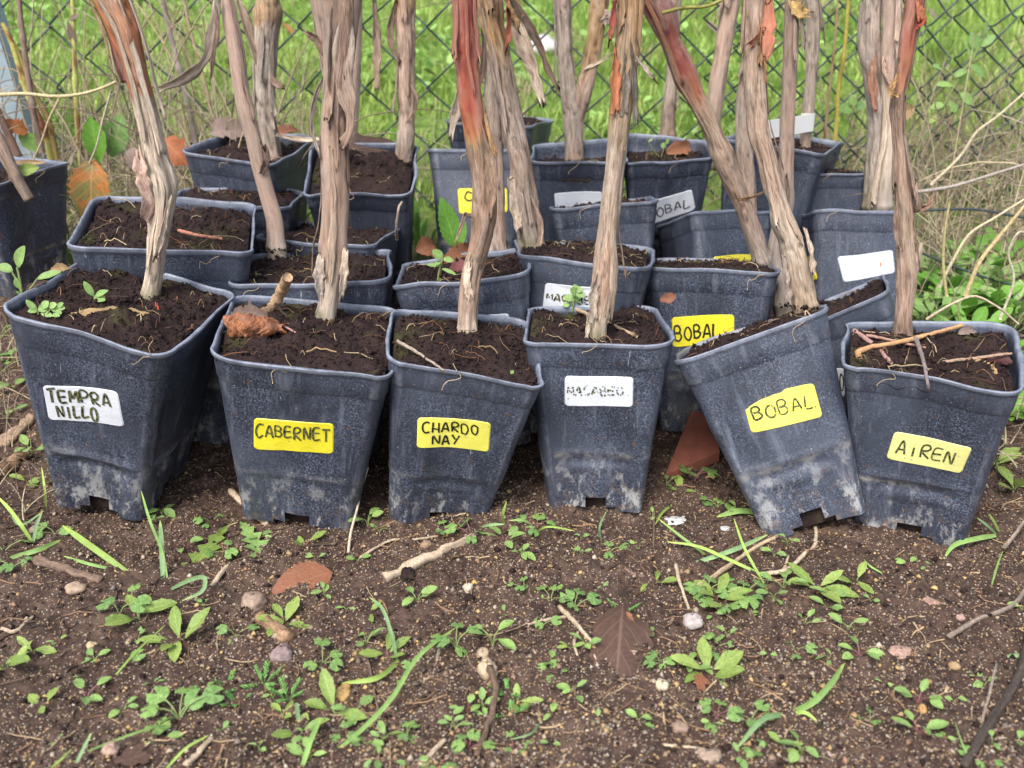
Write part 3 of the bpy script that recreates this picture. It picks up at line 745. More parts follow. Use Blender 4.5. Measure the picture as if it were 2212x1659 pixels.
# ------------------------------------------------------------------ the ground sheet
def axis(fine0, fine1, step, ends):
    a = np.arange(fine0, fine1, step); lo = []; hi = []
    s, x = step, fine0
    while x > ends[0]: s *= 1.22; x -= s; lo.append(x)
    s, x = step, a[-1]
    while x < ends[1]: s *= 1.16; x += s; hi.append(x)
    return np.r_[lo[::-1], a, hi]
gx = axis(-.66, .66, .0021, (-150, 150)); gy = axis(.53, 1.20, .0021, (-30, 250))
GX, GYY = np.meshgrid(gx, gy)
near = np.clip(1 - smooth(np.abs(GX), .8, 2.5), 0, 1) * np.clip(1 - smooth(GYY, 1.6, 3.5), 0, 1)
Zc = ground(GX, GYY); Zf = ground_fine(GX, GYY)
big = (vn2(GX * .5, GYY * .5, 31) - .5) * .25 * smooth(GYY, 4, 9)
V = np.stack([GX, GYY, Zc + (Zf - Zc) * near + big], -1).reshape(-1, 3)
g = link("ground", np_mesh("ground", V, grid_q(len(gy), len(gx)), M_GROUND)); g["kind"] = "structure"

def scatter(n, seed, ylo=.535, yhi=1.5, pw=1.0):
    r = np.random.default_rng(seed)
    y = ylo + (yhi - ylo) * r.random(n) ** pw; x = r.uniform(-1, 1, n) * (.06 + y * .60)
    return x, y, r
x, y, r = scatter(88000, 5, .535, 1.35, 1.35)
k = vn2(x * 9, y * 9, 40) * .8 + vn2(x * 30, y * 30, 41) * .4 > r.random(len(x)) * .9 + .08
x, y = x[k], y[k]; n = len(x)
sz = np.minimum(np.exp(r.normal(0, .55, n)) * .00088, .0042)
pal = np.array([(.36, .24, .11), (.30, .24, .17), (.36, .29, .22), (.22, .15, .10), (.44, .30, .13), (.17, .13, .11), (.30, .17, .11), (.46, .40, .32), (.10, .07, .055), (.06, .04, .033)])
col = pal[r.choice(len(pal), n, p=[.15, .15, .10, .17, .08, .13, .06, .03, .08, .05])] * r.uniform(.7, 1.2, (n, 1))
bv, bt, bc = blobs(np.stack([x, y, ground_fine(x, y) + sz * .25], 1), sz, col, .7, 3)
o = link("sand_grains", np_mesh("sand_grains", bv, bt, M_GRAIN, bc, smooth=True)); o["kind"] = "stuff"
# dark crumbs of soil and small bits of straw and root
x, y, r = scatter(4200, 8, .535, 1.4, 1.2)
sz = np.minimum(np.exp(r.normal(0, .45, len(x))) * .0015, .0045)
bv, bt, bc = blobs(np.stack([x, y, ground_fine(x, y) + sz * .3], 1), sz, np.zeros((len(x), 3)), .8, 4)
o = link("soil_crumbs", np_mesh("soil_crumbs", bv, bt, M_SOIL, smooth=True)); o["kind"] = "stuff"
x, y, r = scatter(1300, 9, .535, 1.45, 1.1)
tb = Tubes()
for i in range(len(x)):
    a = r.uniform(0, 6.283); ln = r.uniform(.006, .034) * (1.6 if r.random() < .1 else 1); q = np.linspace(-.5, .5, 5); b = r.normal(0, .35)
    px_, py_ = x[i] + np.cos(a) * q * ln - np.sin(a) * b * ln * q * q, y[i] + np.sin(a) * q * ln + np.cos(a) * b * ln * q * q
    z = ground_fine(px_, py_); z = np.maximum(z, z.mean()) + .0008
    cl = [(.40, .29, .17), (.26, .16, .09), (.10, .065, .045), (.05, .035, .03), (.20, .12, .07)][r.integers(5)]
    tb.add(np.stack([px_, py_, z], 1), r.uniform(.0003, .0011), np.array(cl) * r.uniform(.7, 1.2), 4, flat=.7)
o = link("straw_litter", tb.mesh("straw_litter", M_FIBRE)); o["kind"] = "stuff"

# ------------------------------------------------------------------ the lawn on the bank beyond the fence
def blades(x, y, z, ln, wd, col, seed, droop=.5):
    r = np.random.default_rng(seed); n = len(x)
    a = r.uniform(0, 6.283, n); dx, dy = np.cos(a), np.sin(a); tl = r.uniform(.1, droop, n)
    fr = np.array([0, .4, .75, 1.0]); wf = np.array([.8, 1, .65, .04])
    V = []
    for f, w in zip(fr, wf):
        h = ln * f * (1 - .35 * tl * f); out = ln * tl * f * f
        c = np.stack([x + dx * out, y + dy * out, z + h], 1); s = np.stack([-dy, dx, np.zeros(n)], 1) * (wd * w / 2)[:, None]
        V += [c - s, c + s]
    V = np.stack(V, 1); b = np.arange(n)[:, None, None] * 8
    Q = np.array([[0, 1, 3, 2], [2, 3, 5, 4], [4, 5, 7, 6]])[None] + b
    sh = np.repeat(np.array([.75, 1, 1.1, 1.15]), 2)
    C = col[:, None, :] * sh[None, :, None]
    return V.reshape(-1, 3), Q.reshape(-1, 4), C.reshape(-1, 3)
def lawn_patch(n, ylo, yhi, seed, lmul=1, wmul=1):
    r = np.random.default_rng(seed)
    y = r.uniform(ylo, yhi, n); x = r.uniform(-1, 1, n) * (.25 + y * .68)
    d = vn2(x * 5, y * 5, 50) * .6 + vn2(x * 16, y * 16, 51) * .5
    k = d > r.random(n) * .75; x, y, d = x[k], y[k], d[k]; n = len(x)
    t = np.clip(vn2(x * 7 + 3, y * 7, 52)[:, None] + r.normal(0, .22, (n, 1)), 0, 1)
    c = np.array((.24, .38, .07)) * (1 - t) + np.array((.46, .58, .15)) * t
    dry = (r.random(n) < .07 + .45 * (vn2(x * 4 + 20, y * 4, 57) > .70))[:, None]; c = np.where(dry, np.array((.52, .45, .24)) * r.uniform(.6, 1, (n, 1)), c)
    ln = r.uniform(.020, .060, n) * lmul * (.6 + d * .6); wd = r.uniform(.0022, .0052, n) * wmul
    return blades(x, y, ground(x, y) - .002, ln, wd, c, seed, .9)
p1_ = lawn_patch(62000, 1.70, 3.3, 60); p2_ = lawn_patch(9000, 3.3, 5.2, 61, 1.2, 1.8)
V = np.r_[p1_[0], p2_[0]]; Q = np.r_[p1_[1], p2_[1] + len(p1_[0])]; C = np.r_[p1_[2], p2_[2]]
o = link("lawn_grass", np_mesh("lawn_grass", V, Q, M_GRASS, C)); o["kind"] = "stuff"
# clover-like round leaves mixed in the lawn, as one low mat
r = np.random.default_rng(66); n = 5200
y = r.uniform(1.66, 2.9, n); x = r.uniform(-1, 1, n) * (.2 + y * .64); kk = vn2(x * 3.5, y * 3.5, 55) > .50; x, y = x[kk], y[kk]; n = len(x)
s_ = r.uniform(.005, .012, n); a = r.uniform(0, 6.283, n); el = r.uniform(.2, 1.2, n); tx_ = r.normal(0, .45, (n, 2))
ang = np.arange(6) * math.pi / 3
V = np.stack([x[:, None] + np.cos(ang + a[:, None]) * s_[:, None], y[:, None] + np.sin(ang + a[:, None]) * s_[:, None] * (.6 + .4 * el[:, None] % 1), np.zeros((n, 6))], -1)
V[..., 2] = (ground(x, y) + r.uniform(.008, .045, n))[:, None] + np.cos(ang + a[:, None]) * s_[:, None] * tx_[:, :1] + np.sin(ang + a[:, None]) * s_[:, None] * tx_[:, 1:]
Q = np.concatenate([np.arange(n)[:, None] * 6 + np.array(q) for q in ([0, 1, 2, 3], [0, 3, 4, 5])])
C = np.repeat(np.array((.30, .48, .13)) * r.uniform(.7, 1.4, (n, 1)), 6, 0)
o = link("clover_mat", np_mesh("clover_mat", V.reshape(-1, 3), Q, M_GRASS, C)); o["kind"] = "stuff"

# ------------------------------------------------------------------ chain link fence and its post
FY = 1.70                                        # the fence stands at the foot of the bank
PXW = (FY * CT + .06) / F_PX * S_PX              # metres per print pixel at the fence
fence = empty("chain_link_fence", (0.2, FY, float(g0(0, FY)))); tag(fence, "dark chain link fence running behind all the pots", "fence")
fm = fence.matrix_world.inverted()
hw = 65 * PXW; hh = 61 * PXW                     # half a mesh, wide and high
z0 = float(g0(0, FY)) - .01
def to(o, P): 
    m = np.array(o.matrix_world.inverted()); return np.asarray(P) @ m[:3, :3].T + m[:3, 3]
def wire_path(xc, ph, yoff, rows, zb, jit, rr):
    P = []
    for k in range(rows):
        s = 1 if (k + ph) % 2 else -1
        zz = zb + k * hh; xx = xc + s * hw * .5 + rr.normal(0, jit)
        yy = FY + yoff + rr.normal(0, .004)
        P += [(xx - s * hw * .05, yy - .006 * s, zz - hh * .07), (xx + s * hw * .03, yy + .002, zz), (xx - s * hw * .05, yy + .006 * s, zz + hh * .07)]
    return np.array(P)
rw = np.random.default_rng(3)
for xc in np.arange(-1.22, 1.30, hw):
    i = int(round(xc / hw)); tb = Tubes()
    tb.add(wire_path(xc, i % 2, .012 * math.sin(xc * 4), 24, z0 + hh * .3, .002, rw), .0018, (0, 0, 0), 5)
    link("wire", np_mesh("wire", to(fence, np.concatenate(tb.V)), np.concatenate(tb.Q), M_WIRE), fence)
for xc in np.arange(.34, 1.30, hw):              # a second length of mesh overlaps the first towards the far end
    i = int(round(xc / hw)); tb = Tubes()
    tb.add(wire_path(xc + hw * .42, i % 2, .045 + .02 * math.sin(xc * 5), 24, z0 + hh * .62, .004, rw), .0018, (0, 0, 0), 5)
    link("wire", np_mesh("wire", to(fence, np.concatenate(tb.V)), np.concatenate(tb.Q), M_WIRE), fence)
for pts in ([(1985, 640), (2060, 646), (2212, 652), (2400, 655)], [(1975, 540), (2060, 575), (2130, 600), (2250, 630), (2400, 665)], [(1990, 455), (2100, 452), (2212, 470), (2400, 500)]):
    P = np.array([at_y(px, py, 1.34) for px, py in pts]); tb = Tubes(); tb.add(spline(P, n=16), .0019, (0, 0, 0), 6)
    link("tension_wire", np_mesh("tension_wire", to(fence, np.concatenate(tb.V)), np.concatenate(tb.Q), M_WIRE), fence)

mp = NT("galvanised_post", .5, .5); oo = mp.coord(); nn = mp.noise(oo, 25, 4, .6)
mp.col(mp.mix(mp.rng(mp.noise(oo, 60, 4, .7), .55, .7, 0, .5), mp.mix(nn, (.20, .27, .31), (.34, .42, .46)), (.22, .17, .12)))
def extr(prof, z0_, z1_, lean=(0, 0)):
    n = len(prof); a = np.array([(x, y, z0_) for x, y in prof]); b = np.array([(x + lean[0], y + lean[1], z1_) for x, y in prof])
    return np.r_[a, b], [[i, (i + 1) % n, n + (i + 1) % n, n + i] for i in range(n)]
pb = at_y(110, 330, 1.63); pb[2] = float(ground(pb[0], 1.63)) - .05
post = empty("fence_post", pb); tag(post, "leaning grey blue metal fence post with dry stalks before it", "fence post")
prof = [(-.10, 0), (0, 0), (0, .045), (-.005, .045), (-.005, .005), (-.10, .005)]
v, q = extr(prof, 0, .95, (-.17, .05)); me = np_mesh("post_angle", v, np.array(q), mp.m, smooth=False); link("post_angle", me, post)

# ------------------------------------------------------------------ the vines
TAN = (.44, .315, .245); PALE = (.60, .50, .40); GREY = (.40, .335, .285); DARK = (.25, .175, .135); RED = (.26, .055, .045); ORG = (.40, .15, .07); OCH = (.40, .25, .12); PINK = (.50, .355, .29); PURP = (.13, .03, .04); MOSS = (.20, .19, .11)
VINE_Y = {}
def vine_root(key, y, px, py):
    if y is None:
        p = soil_point(key, px, py); return p[1], p[2]
    p = at_y(px, py, y); return y, p[2]

def cane_points(pts, y0, z0, lean, ext=.28, root=.035):
    P = []
    for px, py, w in pts:
        p = at_y(px, py, y0, lean, z0); d = (p - CAM)[1] * CT - (p - CAM)[2] * ST
        P.append((*p, w * .42 * S_PX * d / F_PX))
    P = np.array(P)
    b = P[0].copy(); dr = P[0, :3] - P[1, :3]; b[:3] += dr / np.linalg.norm(dr) * root; P = np.r_[[b], P]
    if ext:
        e = P[-1].copy(); dr = P[-1, :3] - P[-2, :3]; dr /= np.linalg.norm(dr)
        e1 = e.copy(); e1[:3] += dr * ext * .4; e2 = e.copy(); e2[:3] += dr * ext + np.array([.01, 0, 0]); e2[3] *= .85
        P = np.r_[P, [e1, e2]]
    return P

def cane_mesh(P, stops, seed, n=26, rough=1.0, step=.0028, ext=0.0, root=0.0, mat=None):
    """P: x y z radius; stops: (fraction from base, colour)"""
    S = spline(P, step=step); X, rad = S[:, :3], np.maximum(S[:, 3], .0012); m = len(X)
    T, N, B = frames(X)
    th = np.arange(n) * 2 * math.pi / n
    ln = np.r_[0, np.cumsum(np.linalg.norm(np.diff(X, axis=0), axis=1))]
    A, Lg = np.meshgrid(th, ln)
    tw = A + Lg * 1.4
    cx, sx = np.cos(tw), np.sin(tw)
    f1 = vn3(cx * 3.0, sx * 3.0, Lg * 14 + seed, seed); f2 = vn3(cx * 6.5, sx * 6.5, Lg * 22, seed + 1); f3 = vn3(cx * 1.1, sx * 1.1, Lg * 30, seed + 2)
    plate = vn3(cx * 1.7, sx * 1.7, Lg * 16 + 40, seed + 5)
    groove = np.clip(1 - np.abs(f1 - .5) / .055, 0, 1)
    r = rad[:, None] * (1 + rough * (.20 * (f2 - .5) - .24 * groove + .24 * (f3 - .5) + .13 * smooth(plate, .52, .56)))
    r = r * (1 + .28 * np.exp(-np.abs(Lg - root) / .007))
    Vv = X[:, None] + r[..., None] * (np.cos(A)[..., None] * B[:, None] + np.sin(A)[..., None] * N[:, None])
    # colour along the cane, with ragged borders between the zones
    fr = .75 * (Lg - root) / (ln[-1] - ext - root) + (vn3(cx * 1.5, sx * 1.5, Lg * 9, seed + 3) - .5) * .055 + (vn3(cx * 5, sx * 5, Lg * 60, seed + 4) - .5) * .022
    xs = [s_[0] for s_ in stops]; cs = np.array([s_[1] for s_ in stops])
    C = np.stack([np.interp(fr, xs, cs[:, k]) for k in range(3)], -1)
    C = C * (1 - .58 * groove * min(1, rough))[..., None] * (.82 + .36 * f2)[..., None]
    lift = smooth(plate, .50, .60)[..., None]; C = C * (1 - .30 * lift) + .30 * lift * np.array((.42, .36, .30))
    V = np.concatenate([Vv.reshape(-1, 3), [X[0]], [X[-1]]]); nv = m * n
    k = np.arange(n); T3 = np.r_[np.stack([(k + 1) % n, k, np.full(n, nv)], 1), np.stack([k + (m - 1) * n, (k + 1) % n + (m - 1) * n, np.full(n, nv + 1)], 1)]
    uv = np.r_[np.stack([np.abs(A / math.pi - 1) * 1.0, Lg * 10 + seed], -1).reshape(-1, 2), [[0, 0], [0, 0]]]
    return np_mesh("cane", V, [grid_q(m, n, True), T3], mat or M_BARK, np.r_[C.reshape(-1, 3), [C[0].mean(0)], [C[-1].mean(0) * 1.2]], uv), S

def plate_mesh(S, f0, f1, a0, aw, off, peel, col, seed, th=.0009):
    """a plate of old bark lying on a cane, its lower end lifting away"""
    r = np.random.default_rng(seed); m = len(S); i0, i1 = int(f0 * (m - 1)), int(f1 * (m - 1)); i1 = max(i1, i0 + 6)
    idx = np.linspace(i0, i1, 12).astype(int); X, rad = S[idx, :3], S[idx, 3]; T, N, B = frames(S[:, :3]); N, B = N[idx], B[idx]
    q = np.linspace(0, 1, 12); k = 6; L = []
    e0 = r.normal(0, .12, 12).cumsum() * .25; wd = aw * (.55 + .45 * np.sin(np.clip(q * 1.15 + .1, 0, 1) * math.pi) ** .5)
    for lay in (1, 0):
        for j in range(k) if lay else range(k - 1, -1, -1):
            a = a0 + e0 + wd * (j / (k - 1) - .5); lift = peel * (1 - q) ** 2.2 + peel * .35 * np.clip(q - .75, 0, 1)
            rr = rad * (1 + off) + lift + th * lay + (vn2(q * 9 + j * 5.1, q * 0 + seed, seed) - .5) * .0012
            p = X + rr[:, None] * (np.cos(a)[:, None] * B + np.sin(a)[:, None] * N)
            if j in (0, k - 1): p = p + T[idx] * r.normal(0, .003, (12, 1))
            L.append(p)
    V = np.stack(L, 1); n = 2 * k
    C = np.array(col)[None, None] * (.72 + .6 * vn2(np.arange(n)[None] * .9 + seed, q[:, None] * 5, seed))[..., None]
    V[0] += T[idx[0]] * r.normal(-.002, .004, (n, 1)); V[-1] += T[idx[-1]] * r.normal(.001, .004, (n, 1))
    uvp = np.stack([np.broadcast_to((np.arange(n) % k)[None] * .05 + seed * .37, (12, n)), np.broadcast_to(np.r_[0, np.cumsum(np.linalg.norm(np.diff(X, axis=0), axis=1))][:, None] * 10 + seed, (12, n))], -1).reshape(-1, 2)
    caps = []
    for e in (0, 11):
        for j in range(k - 1): caps.append([e * n + j, e * n + j + 1, e * n + n - 2 - j, e * n + n - 1 - j])
    return np_mesh("bark_strip", V.reshape(-1, 3), [grid_q(12, n, True), np.array(caps)], M_BARK, C.reshape(-1, 3), uvp)

def strip_mesh(P, wd, col, seed, col2=None, curl=.6):
    """a loose ribbon of bark along P (world), a shallow channel in section"""
    r = np.random.default_rng(seed); P = spline(P, n=22); T, N, B = frames(P, (0.25, -1, .1)); q = np.linspace(0, 1, 22)
    w = wd * (.55 + .5 * np.sin(np.clip(q * .9 + .12, 0, 1) * math.pi)) * (1 + (vn2(q * 9, q * 0, seed) - .5) * .7); k = 5; L = []
    tw = curl * np.sin(q * 2.5 + seed)
    Bt = np.cos(tw)[:, None] * B + np.sin(tw)[:, None] * N; Nt = -np.sin(tw)[:, None] * B + np.cos(tw)[:, None] * N
    for lay in (1, 0):
        for j in range(k) if lay else range(k - 1, -1, -1):
            s_ = j / (k - 1) - .5
            L.append(P + Bt * (w * s_)[:, None] + Nt * (w * (.9 * s_ * s_) + .0010 * lay + (vn2(q * 14 + j * 7, q * 0, seed + 1) - .5) * .0012)[:, None])
    V = np.stack(L, 1); n = 2 * k
    c = np.array(col)[None] + ((np.array(col2) - np.array(col))[None] * q[:, None] if col2 is not None else 0)
    C = c[:, None] * (.6 + .8 * vn2(np.arange(n)[None] * 1.3 + seed, q[:, None] * 6, seed))[..., None]
    V[0] += T[0] * r.normal(0, .003, (n, 1)); V[-1] += T[-1] * r.normal(0, .005, (n, 1))
    caps = [[e * n + j, e * n + j + 1, e * n + n - 2 - j, e * n + n - 1 - j] for e in (0, 21) for j in range(k - 1)]
    return np_mesh("bark_strip", V.reshape(-1, 3), [grid_q(22, n, True), np.array(caps)], M_BARK, np.broadcast_to(C, (22, n, 3)).reshape(-1, 3), np.stack([np.broadcast_to((np.arange(n) % k)[None] * .05 + seed * .37, (22, n)), np.broadcast_to(q[:, None] * 1.2 + seed, (22, n))], -1).reshape(-1, 2))

NV = [0]; BASES = []
def px_m0(px, p): d = p - CAM; return px * S_PX * (d[1] * CT - d[2] * ST) / F_PX
def vine(label, key, pts, stops, y=None, lean=.06, rough=1.0, plates=4, branches=(), strips=(), pcol=GREY, ext=.28, root=.035):
    NV[0] += 1; sd = NV[0] * 13
    y0, z0 = vine_root(key, y, pts[0][0], pts[0][1])
    b = at_y(pts[0][0], pts[0][1], y0, lean, z0)
    o = empty("grapevine", b); tag(o, label, "grapevine", "vine canes growing in the pots")
    inv = np.array(b)
    if y is None or key in ('F5', 'R2b'): BASES.append((b, px_m0(pts[0][2], b) * .5))
    P = cane_points(pts, y0, z0, lean, ext, root); me, S = cane_mesh(P, stops, sd, rough=rough, ext=ext, root=root, mat=M_BARK2 if rough < .72 else None)
    def put(name, me):
        c = link(name, me, o); me.transform(Matrix.Translation(Vector(-inv))); return c
    put("cane", me)
    r = np.random.default_rng(sd)
    vis = 1 - ext / max(.3, np.linalg.norm(S[-1, :3] - S[0, :3]))
    for i in range(plates):
        f = r.uniform(.10, vis); a = r.uniform(.15, math.pi - .15)
        fq = .75 * (f - .05) / max(.3, vis); xs = [s_[0] for s_ in stops]; c = np.array([np.interp(fq, xs, [s_[1][j] for s_ in stops]) for j in range(3)])
        c = (c * .7 + np.array(pcol) * .3) * r.uniform(.7, 1.1)
        put("bark_strip", plate_mesh(S, f, min(1, f + r.uniform(.12, .32)), a, r.uniform(.22, .6), .035, r.uniform(.0005, .0045) if r.random() < .75 else .008, c, sd + i, .0007))
    for bp, bs in branches:
        Pb = cane_points(bp, y0, z0, lean, ext if bp[-1][1] < 10 else 0, .012); mb, _ = cane_mesh(Pb, [(f * .75, c) for f, c in bs], sd + 77, n=18, rough=rough, ext=ext if bp[-1][1] < 10 else 0, root=.012); put("branch", mb)
    for sp, w, c, *c2 in strips:
        Ps = []
        for k, q in enumerate(sp):
            p = at_y(q[0], q[1], y0 - .012, lean, z0); Ps.append(p)
        d = (Ps[0] - CAM)[1]; put("bark_strip", strip_mesh(np.array(Ps), w * S_PX * d / F_PX, c, sd + len(Ps), c2[0] if c2 else None))
    return o, S

vine("pale grey split vine trunk, dark red on top, in the TEMPRANILLO pot", 'F1',
     [(325, 640, 40), (335, 580, 44), (343, 500, 50), (352, 440, 55), (353, 400, 62), (338, 350, 56), (322, 270, 56), (305, 200, 56), (285, 120, 62), (262, 50, 76), (240, 0, 86)],
     [(0, MOSS), (.05, PALE), (.30, (.50, .44, .36)), (.40, PALE), (.52, (.46, .39, .31)), (.535, ORG), (.58, (.33, .14, .07)), (.66, ORG), (1, OCH)], lean=.04, plates=6, pcol=PALE,
     branches=[([(268, 150, 26), (256, 110, 36), (243, 60, 40), (222, 0, 46)], [(0, PURP), (.4, RED), (1, PURP)])],
     strips=[([(312, 470), (318, 440), (310, 400), (300, 330)], 30, PINK), ([(335, 560), (350, 500), (365, 430)], 14, PALE)])
vine("smooth pinkish cane leaning over the mossy pot, pale flake at its foot", 'R2b',
     [(597, 535, 44), (592, 470, 42), (578, 420, 40), (560, 350, 40), (545, 290, 38), (530, 235, 44), (522, 200, 40), (510, 110, 40), (497, 40, 38), (490, 0, 36)],
     [(0, PALE), (.06, PINK), (.3, TAN), (.5, PINK), (1, PINK)], y=1.185, lean=.10, rough=.38, plates=1, pcol=PINK,
     strips=[([(563, 375), (572, 350), (568, 310)], 16, DARK), ([(470, 0), (462, 60), (440, 130), (400, 165), (345, 190)], 22, GREY, PALE), ([(462, 0), (470, 60), (462, 110), (455, 165)], 10, DARK)])
vine("weathered grey trunk in the turned back pot with dry leaf", 'R4a',
     [(590, 345, 40), (582, 300, 46), (572, 230, 52), (572, 150, 54), (575, 60, 56), (578, 20, 62), (576, 0, 56)],
     [(0, DARK), (.08, GREY), (.4, (.38, .34, .29)), (.62, GREY), (.66, OCH), (1, OCH)], plates=4, pcol=GREY,
     strips=[([(512, 0), (528, 45), (545, 95), (562, 135), (590, 175), (612, 190)], 20, (.40, .32, .25), DARK), ([(600, 290), (640, 300), (690, 302), (720, 298)], 9, PALE)])
vine("broad brown trunk with dark peeling bark plates in the CABERNET pot", 'F2',
     [(702, 688, 46), (712, 640, 52), (718, 580, 62), (720, 540, 76), (722, 505, 68), (725, 440, 64), (724, 360, 66), (722, 290, 66), (727, 200, 66), (732, 130, 72), (736, 60, 84), (738, 0, 92)],
     [(0, MOSS), (.04, PALE), (.14, (.40, .31, .24)), (.20, (.36, .25, .19)), (.48, (.40, .275, .21)), (.58, (.34, .25, .19)), (.64, DARK), (1, DARK)], lean=.05, rough=.6, plates=6, pcol=DARK,
     strips=[([(748, 0), (745, 60), (742, 110), (745, 170), (757, 230), (755, 290), (742, 312)], 34, GREY, DARK), ([(725, 0), (722, 80), (718, 160), (722, 225), (718, 268)], 36, (.20, .17, .145), DARK),
             ([(697, 170), (683, 200), (673, 240), (675, 290), (690, 335)], 10, GREY), ([(690, 640), (688, 600), (695, 560)], 24, (.48, .42, .36)), ([(735, 640), (742, 590), (748, 545)], 18, PALE)])
vine("thin straight grey cane just behind the broad peeling trunk", 'R3b',
     [(752, 442, 30), (753, 400, 34), (757, 300, 36), (763, 200, 34), (766, 100, 34), (767, 0, 34)], [(0, GREY), (.2, PINK), (1, PINK)], rough=.5, plates=1)
vine("brown cane leaning left behind the broad peeling trunk", 'R4b',
     [(742, 400, 32), (735, 300, 34), (722, 200, 36), (707, 110, 40), (697, 50, 42), (690, 0, 42)], [(0, TAN), (.4, TAN), (1, DARK)], rough=.7, plates=2, strips=[([(700, 120), (680, 80), (664, 70)], 14, DARK)])
vine("fibrous cane with thin hanging bark in the forward tipped pot", 'R4b',
     [(870, 350, 34), (876, 310, 42), (878, 260, 40), (878, 190, 42), (878, 110, 46), (875, 50, 50), (874, 0, 50)], [(0, DARK), (.12, GREY), (.3, PINK), (.66, TAN), (.72, OCH), (1, OCH)], plates=4, pcol=TAN,
     strips=[([(855, 0), (845, 40), (843, 80), (852, 115), (862, 130)], 12, DARK), ([(806, 0), (810, 50), (814, 110), (815, 170), (815, 190)], 15, (.25, .19, .15), TAN), ([(885, 180), (898, 210), (895, 240), (882, 260)], 7, TAN)])
vine("vine trunk with glossy red peeled top in the CHARDONNAY pot", 'F3',
     [(1010, 712, 46), (1012, 660, 52), (1020, 590, 52), (1034, 530, 54), (1045, 470, 62), (1045, 410, 60), (1038, 350, 58), (1030, 290, 58), (1020, 230, 60), (1012, 170, 60), (1006, 110, 62), (1005, 60, 62), (1004, 0, 64)],
     [(0, PALE), (.06, TAN), (.25, (.30, .20, .14)), (.40, (.27, .18, .13)), (.435, (.25, .17, .12)), (.45, OCH), (.475, (.43, .17, .08)), (.52, (.33, .08, .05)), (.68, (.30, .06, .05)), (1, RED)], lean=.05, rough=.75, plates=3, pcol=TAN,
     strips=[([(1058, 470), (1063, 410), (1055, 340), (1042, 290)], 20, (.26, .18, .13)), ([(1070, 330), (1058, 290), (1048, 240)], 9, OCH), ([(1020, 470), (1005, 460), (998, 480), (985, 520)], 8, TAN), ([(1015, 640), (1010, 600), (1016, 560)], 18, PALE)])
vine("slim pale cane standing behind the glossy red topped trunk", 'R2c',
     [(1078, 545, 48), (1076, 500, 40), (1074, 430, 34), (1072, 350, 34), (1068, 270, 42), (1062, 200, 36), (1058, 120, 34), (1052, 0, 34)], [(0, GREY), (.1, PINK), (.5, GREY), (1, TAN)], lean=.10, plates=3,
     strips=[([(990, 180), (985, 230), (978, 270), (975, 300)], 20, PALE), ([(1040, 60), (1042, 130), (1030, 200), (1012, 240)], 10, DARK)])
vine("old gnarled trunk leaning right with lifted bark, smudged white label pot", 'R2d',
     [(1152, 538, 54), (1142, 480, 58), (1132, 420, 60), (1122, 340, 58), (1108, 270, 54), (1095, 200, 52), (1080, 120, 52), (1066, 60, 54), (1055, 0, 58)],
     [(0, MOSS), (.06, GREY), (.25, TAN), (.4, GREY), (.55, (.36, .29, .22)), (.66, OCH), (1, TAN)], lean=.07, rough=1.2, plates=6, pcol=GREY,
     strips=[([(1100, 385), (1108, 420), (1117, 460), (1122, 500)], 26, PALE), ([(1165, 540), (1168, 500), (1160, 460), (1145, 425)], 12, TAN), ([(1110, 40), (1128, 90), (1150, 140), (1163, 190), (1173, 225)], 26, (.38, .30, .23), PALE),
             ([(1092, 0), (1108, 20), (1120, 50)], 34, OCH), ([(1105, 0), (1135, 45), (1165, 95), (1185, 150), (1206, 190)], 15, (.10, .075, .06), DARK), ([(1095, 0), (1100, 50), (1097, 95)], 24, (.45, .16, .11))])
vine("forked grey vine dividing into two arms in the back row", 'R4d',
     [(1242, 345, 40), (1240, 300, 44), (1238, 245, 48), (1232, 215, 40), (1224, 160, 38), (1218, 80, 40), (1214, 0, 40)], [(0, DARK), (.15, GREY), (.6, GREY), (.66, (.36, .30, .27)), (1, RED)], plates=4, pcol=GREY,
     branches=[([(1244, 262, 34), (1256, 215, 42), (1270, 160, 42), (1282, 100, 42), (1290, 50, 46), (1296, 0, 46)], [(0, DARK), (.25, TAN), (.6, (.38, .25, .13)), (1, OCH)])],
     strips=[([(1300, 40), (1312, 30), (1308, 55)], 16, GREY), ([(1262, 150), (1285, 140), (1320, 115)], 6, PALE)])
vine("straight tan trunk with flaking ochre top behind the faded white label", 'F4',
     [(1290, 732, 40), (1293, 690, 46), (1300, 640, 56), (1306, 600, 66), (1308, 570, 62), (1312, 500, 48), (1318, 440, 48), (1326, 370, 48), (1334, 300, 50), (1342, 230, 56), (1350, 160, 60), (1357, 90, 64), (1362, 0, 72)],
     [(0, MOSS), (.04, PALE), (.10, TAN), (.20, TAN), (.27, (.42, .33, .26)), (.42, (.44, .36, .29)), (.48, (.36, .27, .19)), (.56, OCH), (1, (.40, .27, .16))], lean=.05, rough=.8, plates=5, pcol=(.30, .23, .17),
     strips=[([(1372, 260), (1370, 210), (1366, 150), (1362, 100)], 13, (.16, .14, .12)), ([(1330, 240), (1328, 180), (1326, 110)], 22, ORG), ([(1268, 680), (1268, 720), (1265, 745)], 9, PALE), ([(1375, 130), (1395, 150), (1415, 172)], 9, GREY), ([(1325, 0), (1322, 50), (1318, 90)], 14, RED),
             ([(1350, 245), (1352, 200), (1348, 120)], 18, (.19, .165, .14)), ([(1285, 690), (1280, 640), (1290, 590)], 22, (.40, .34, .28))])
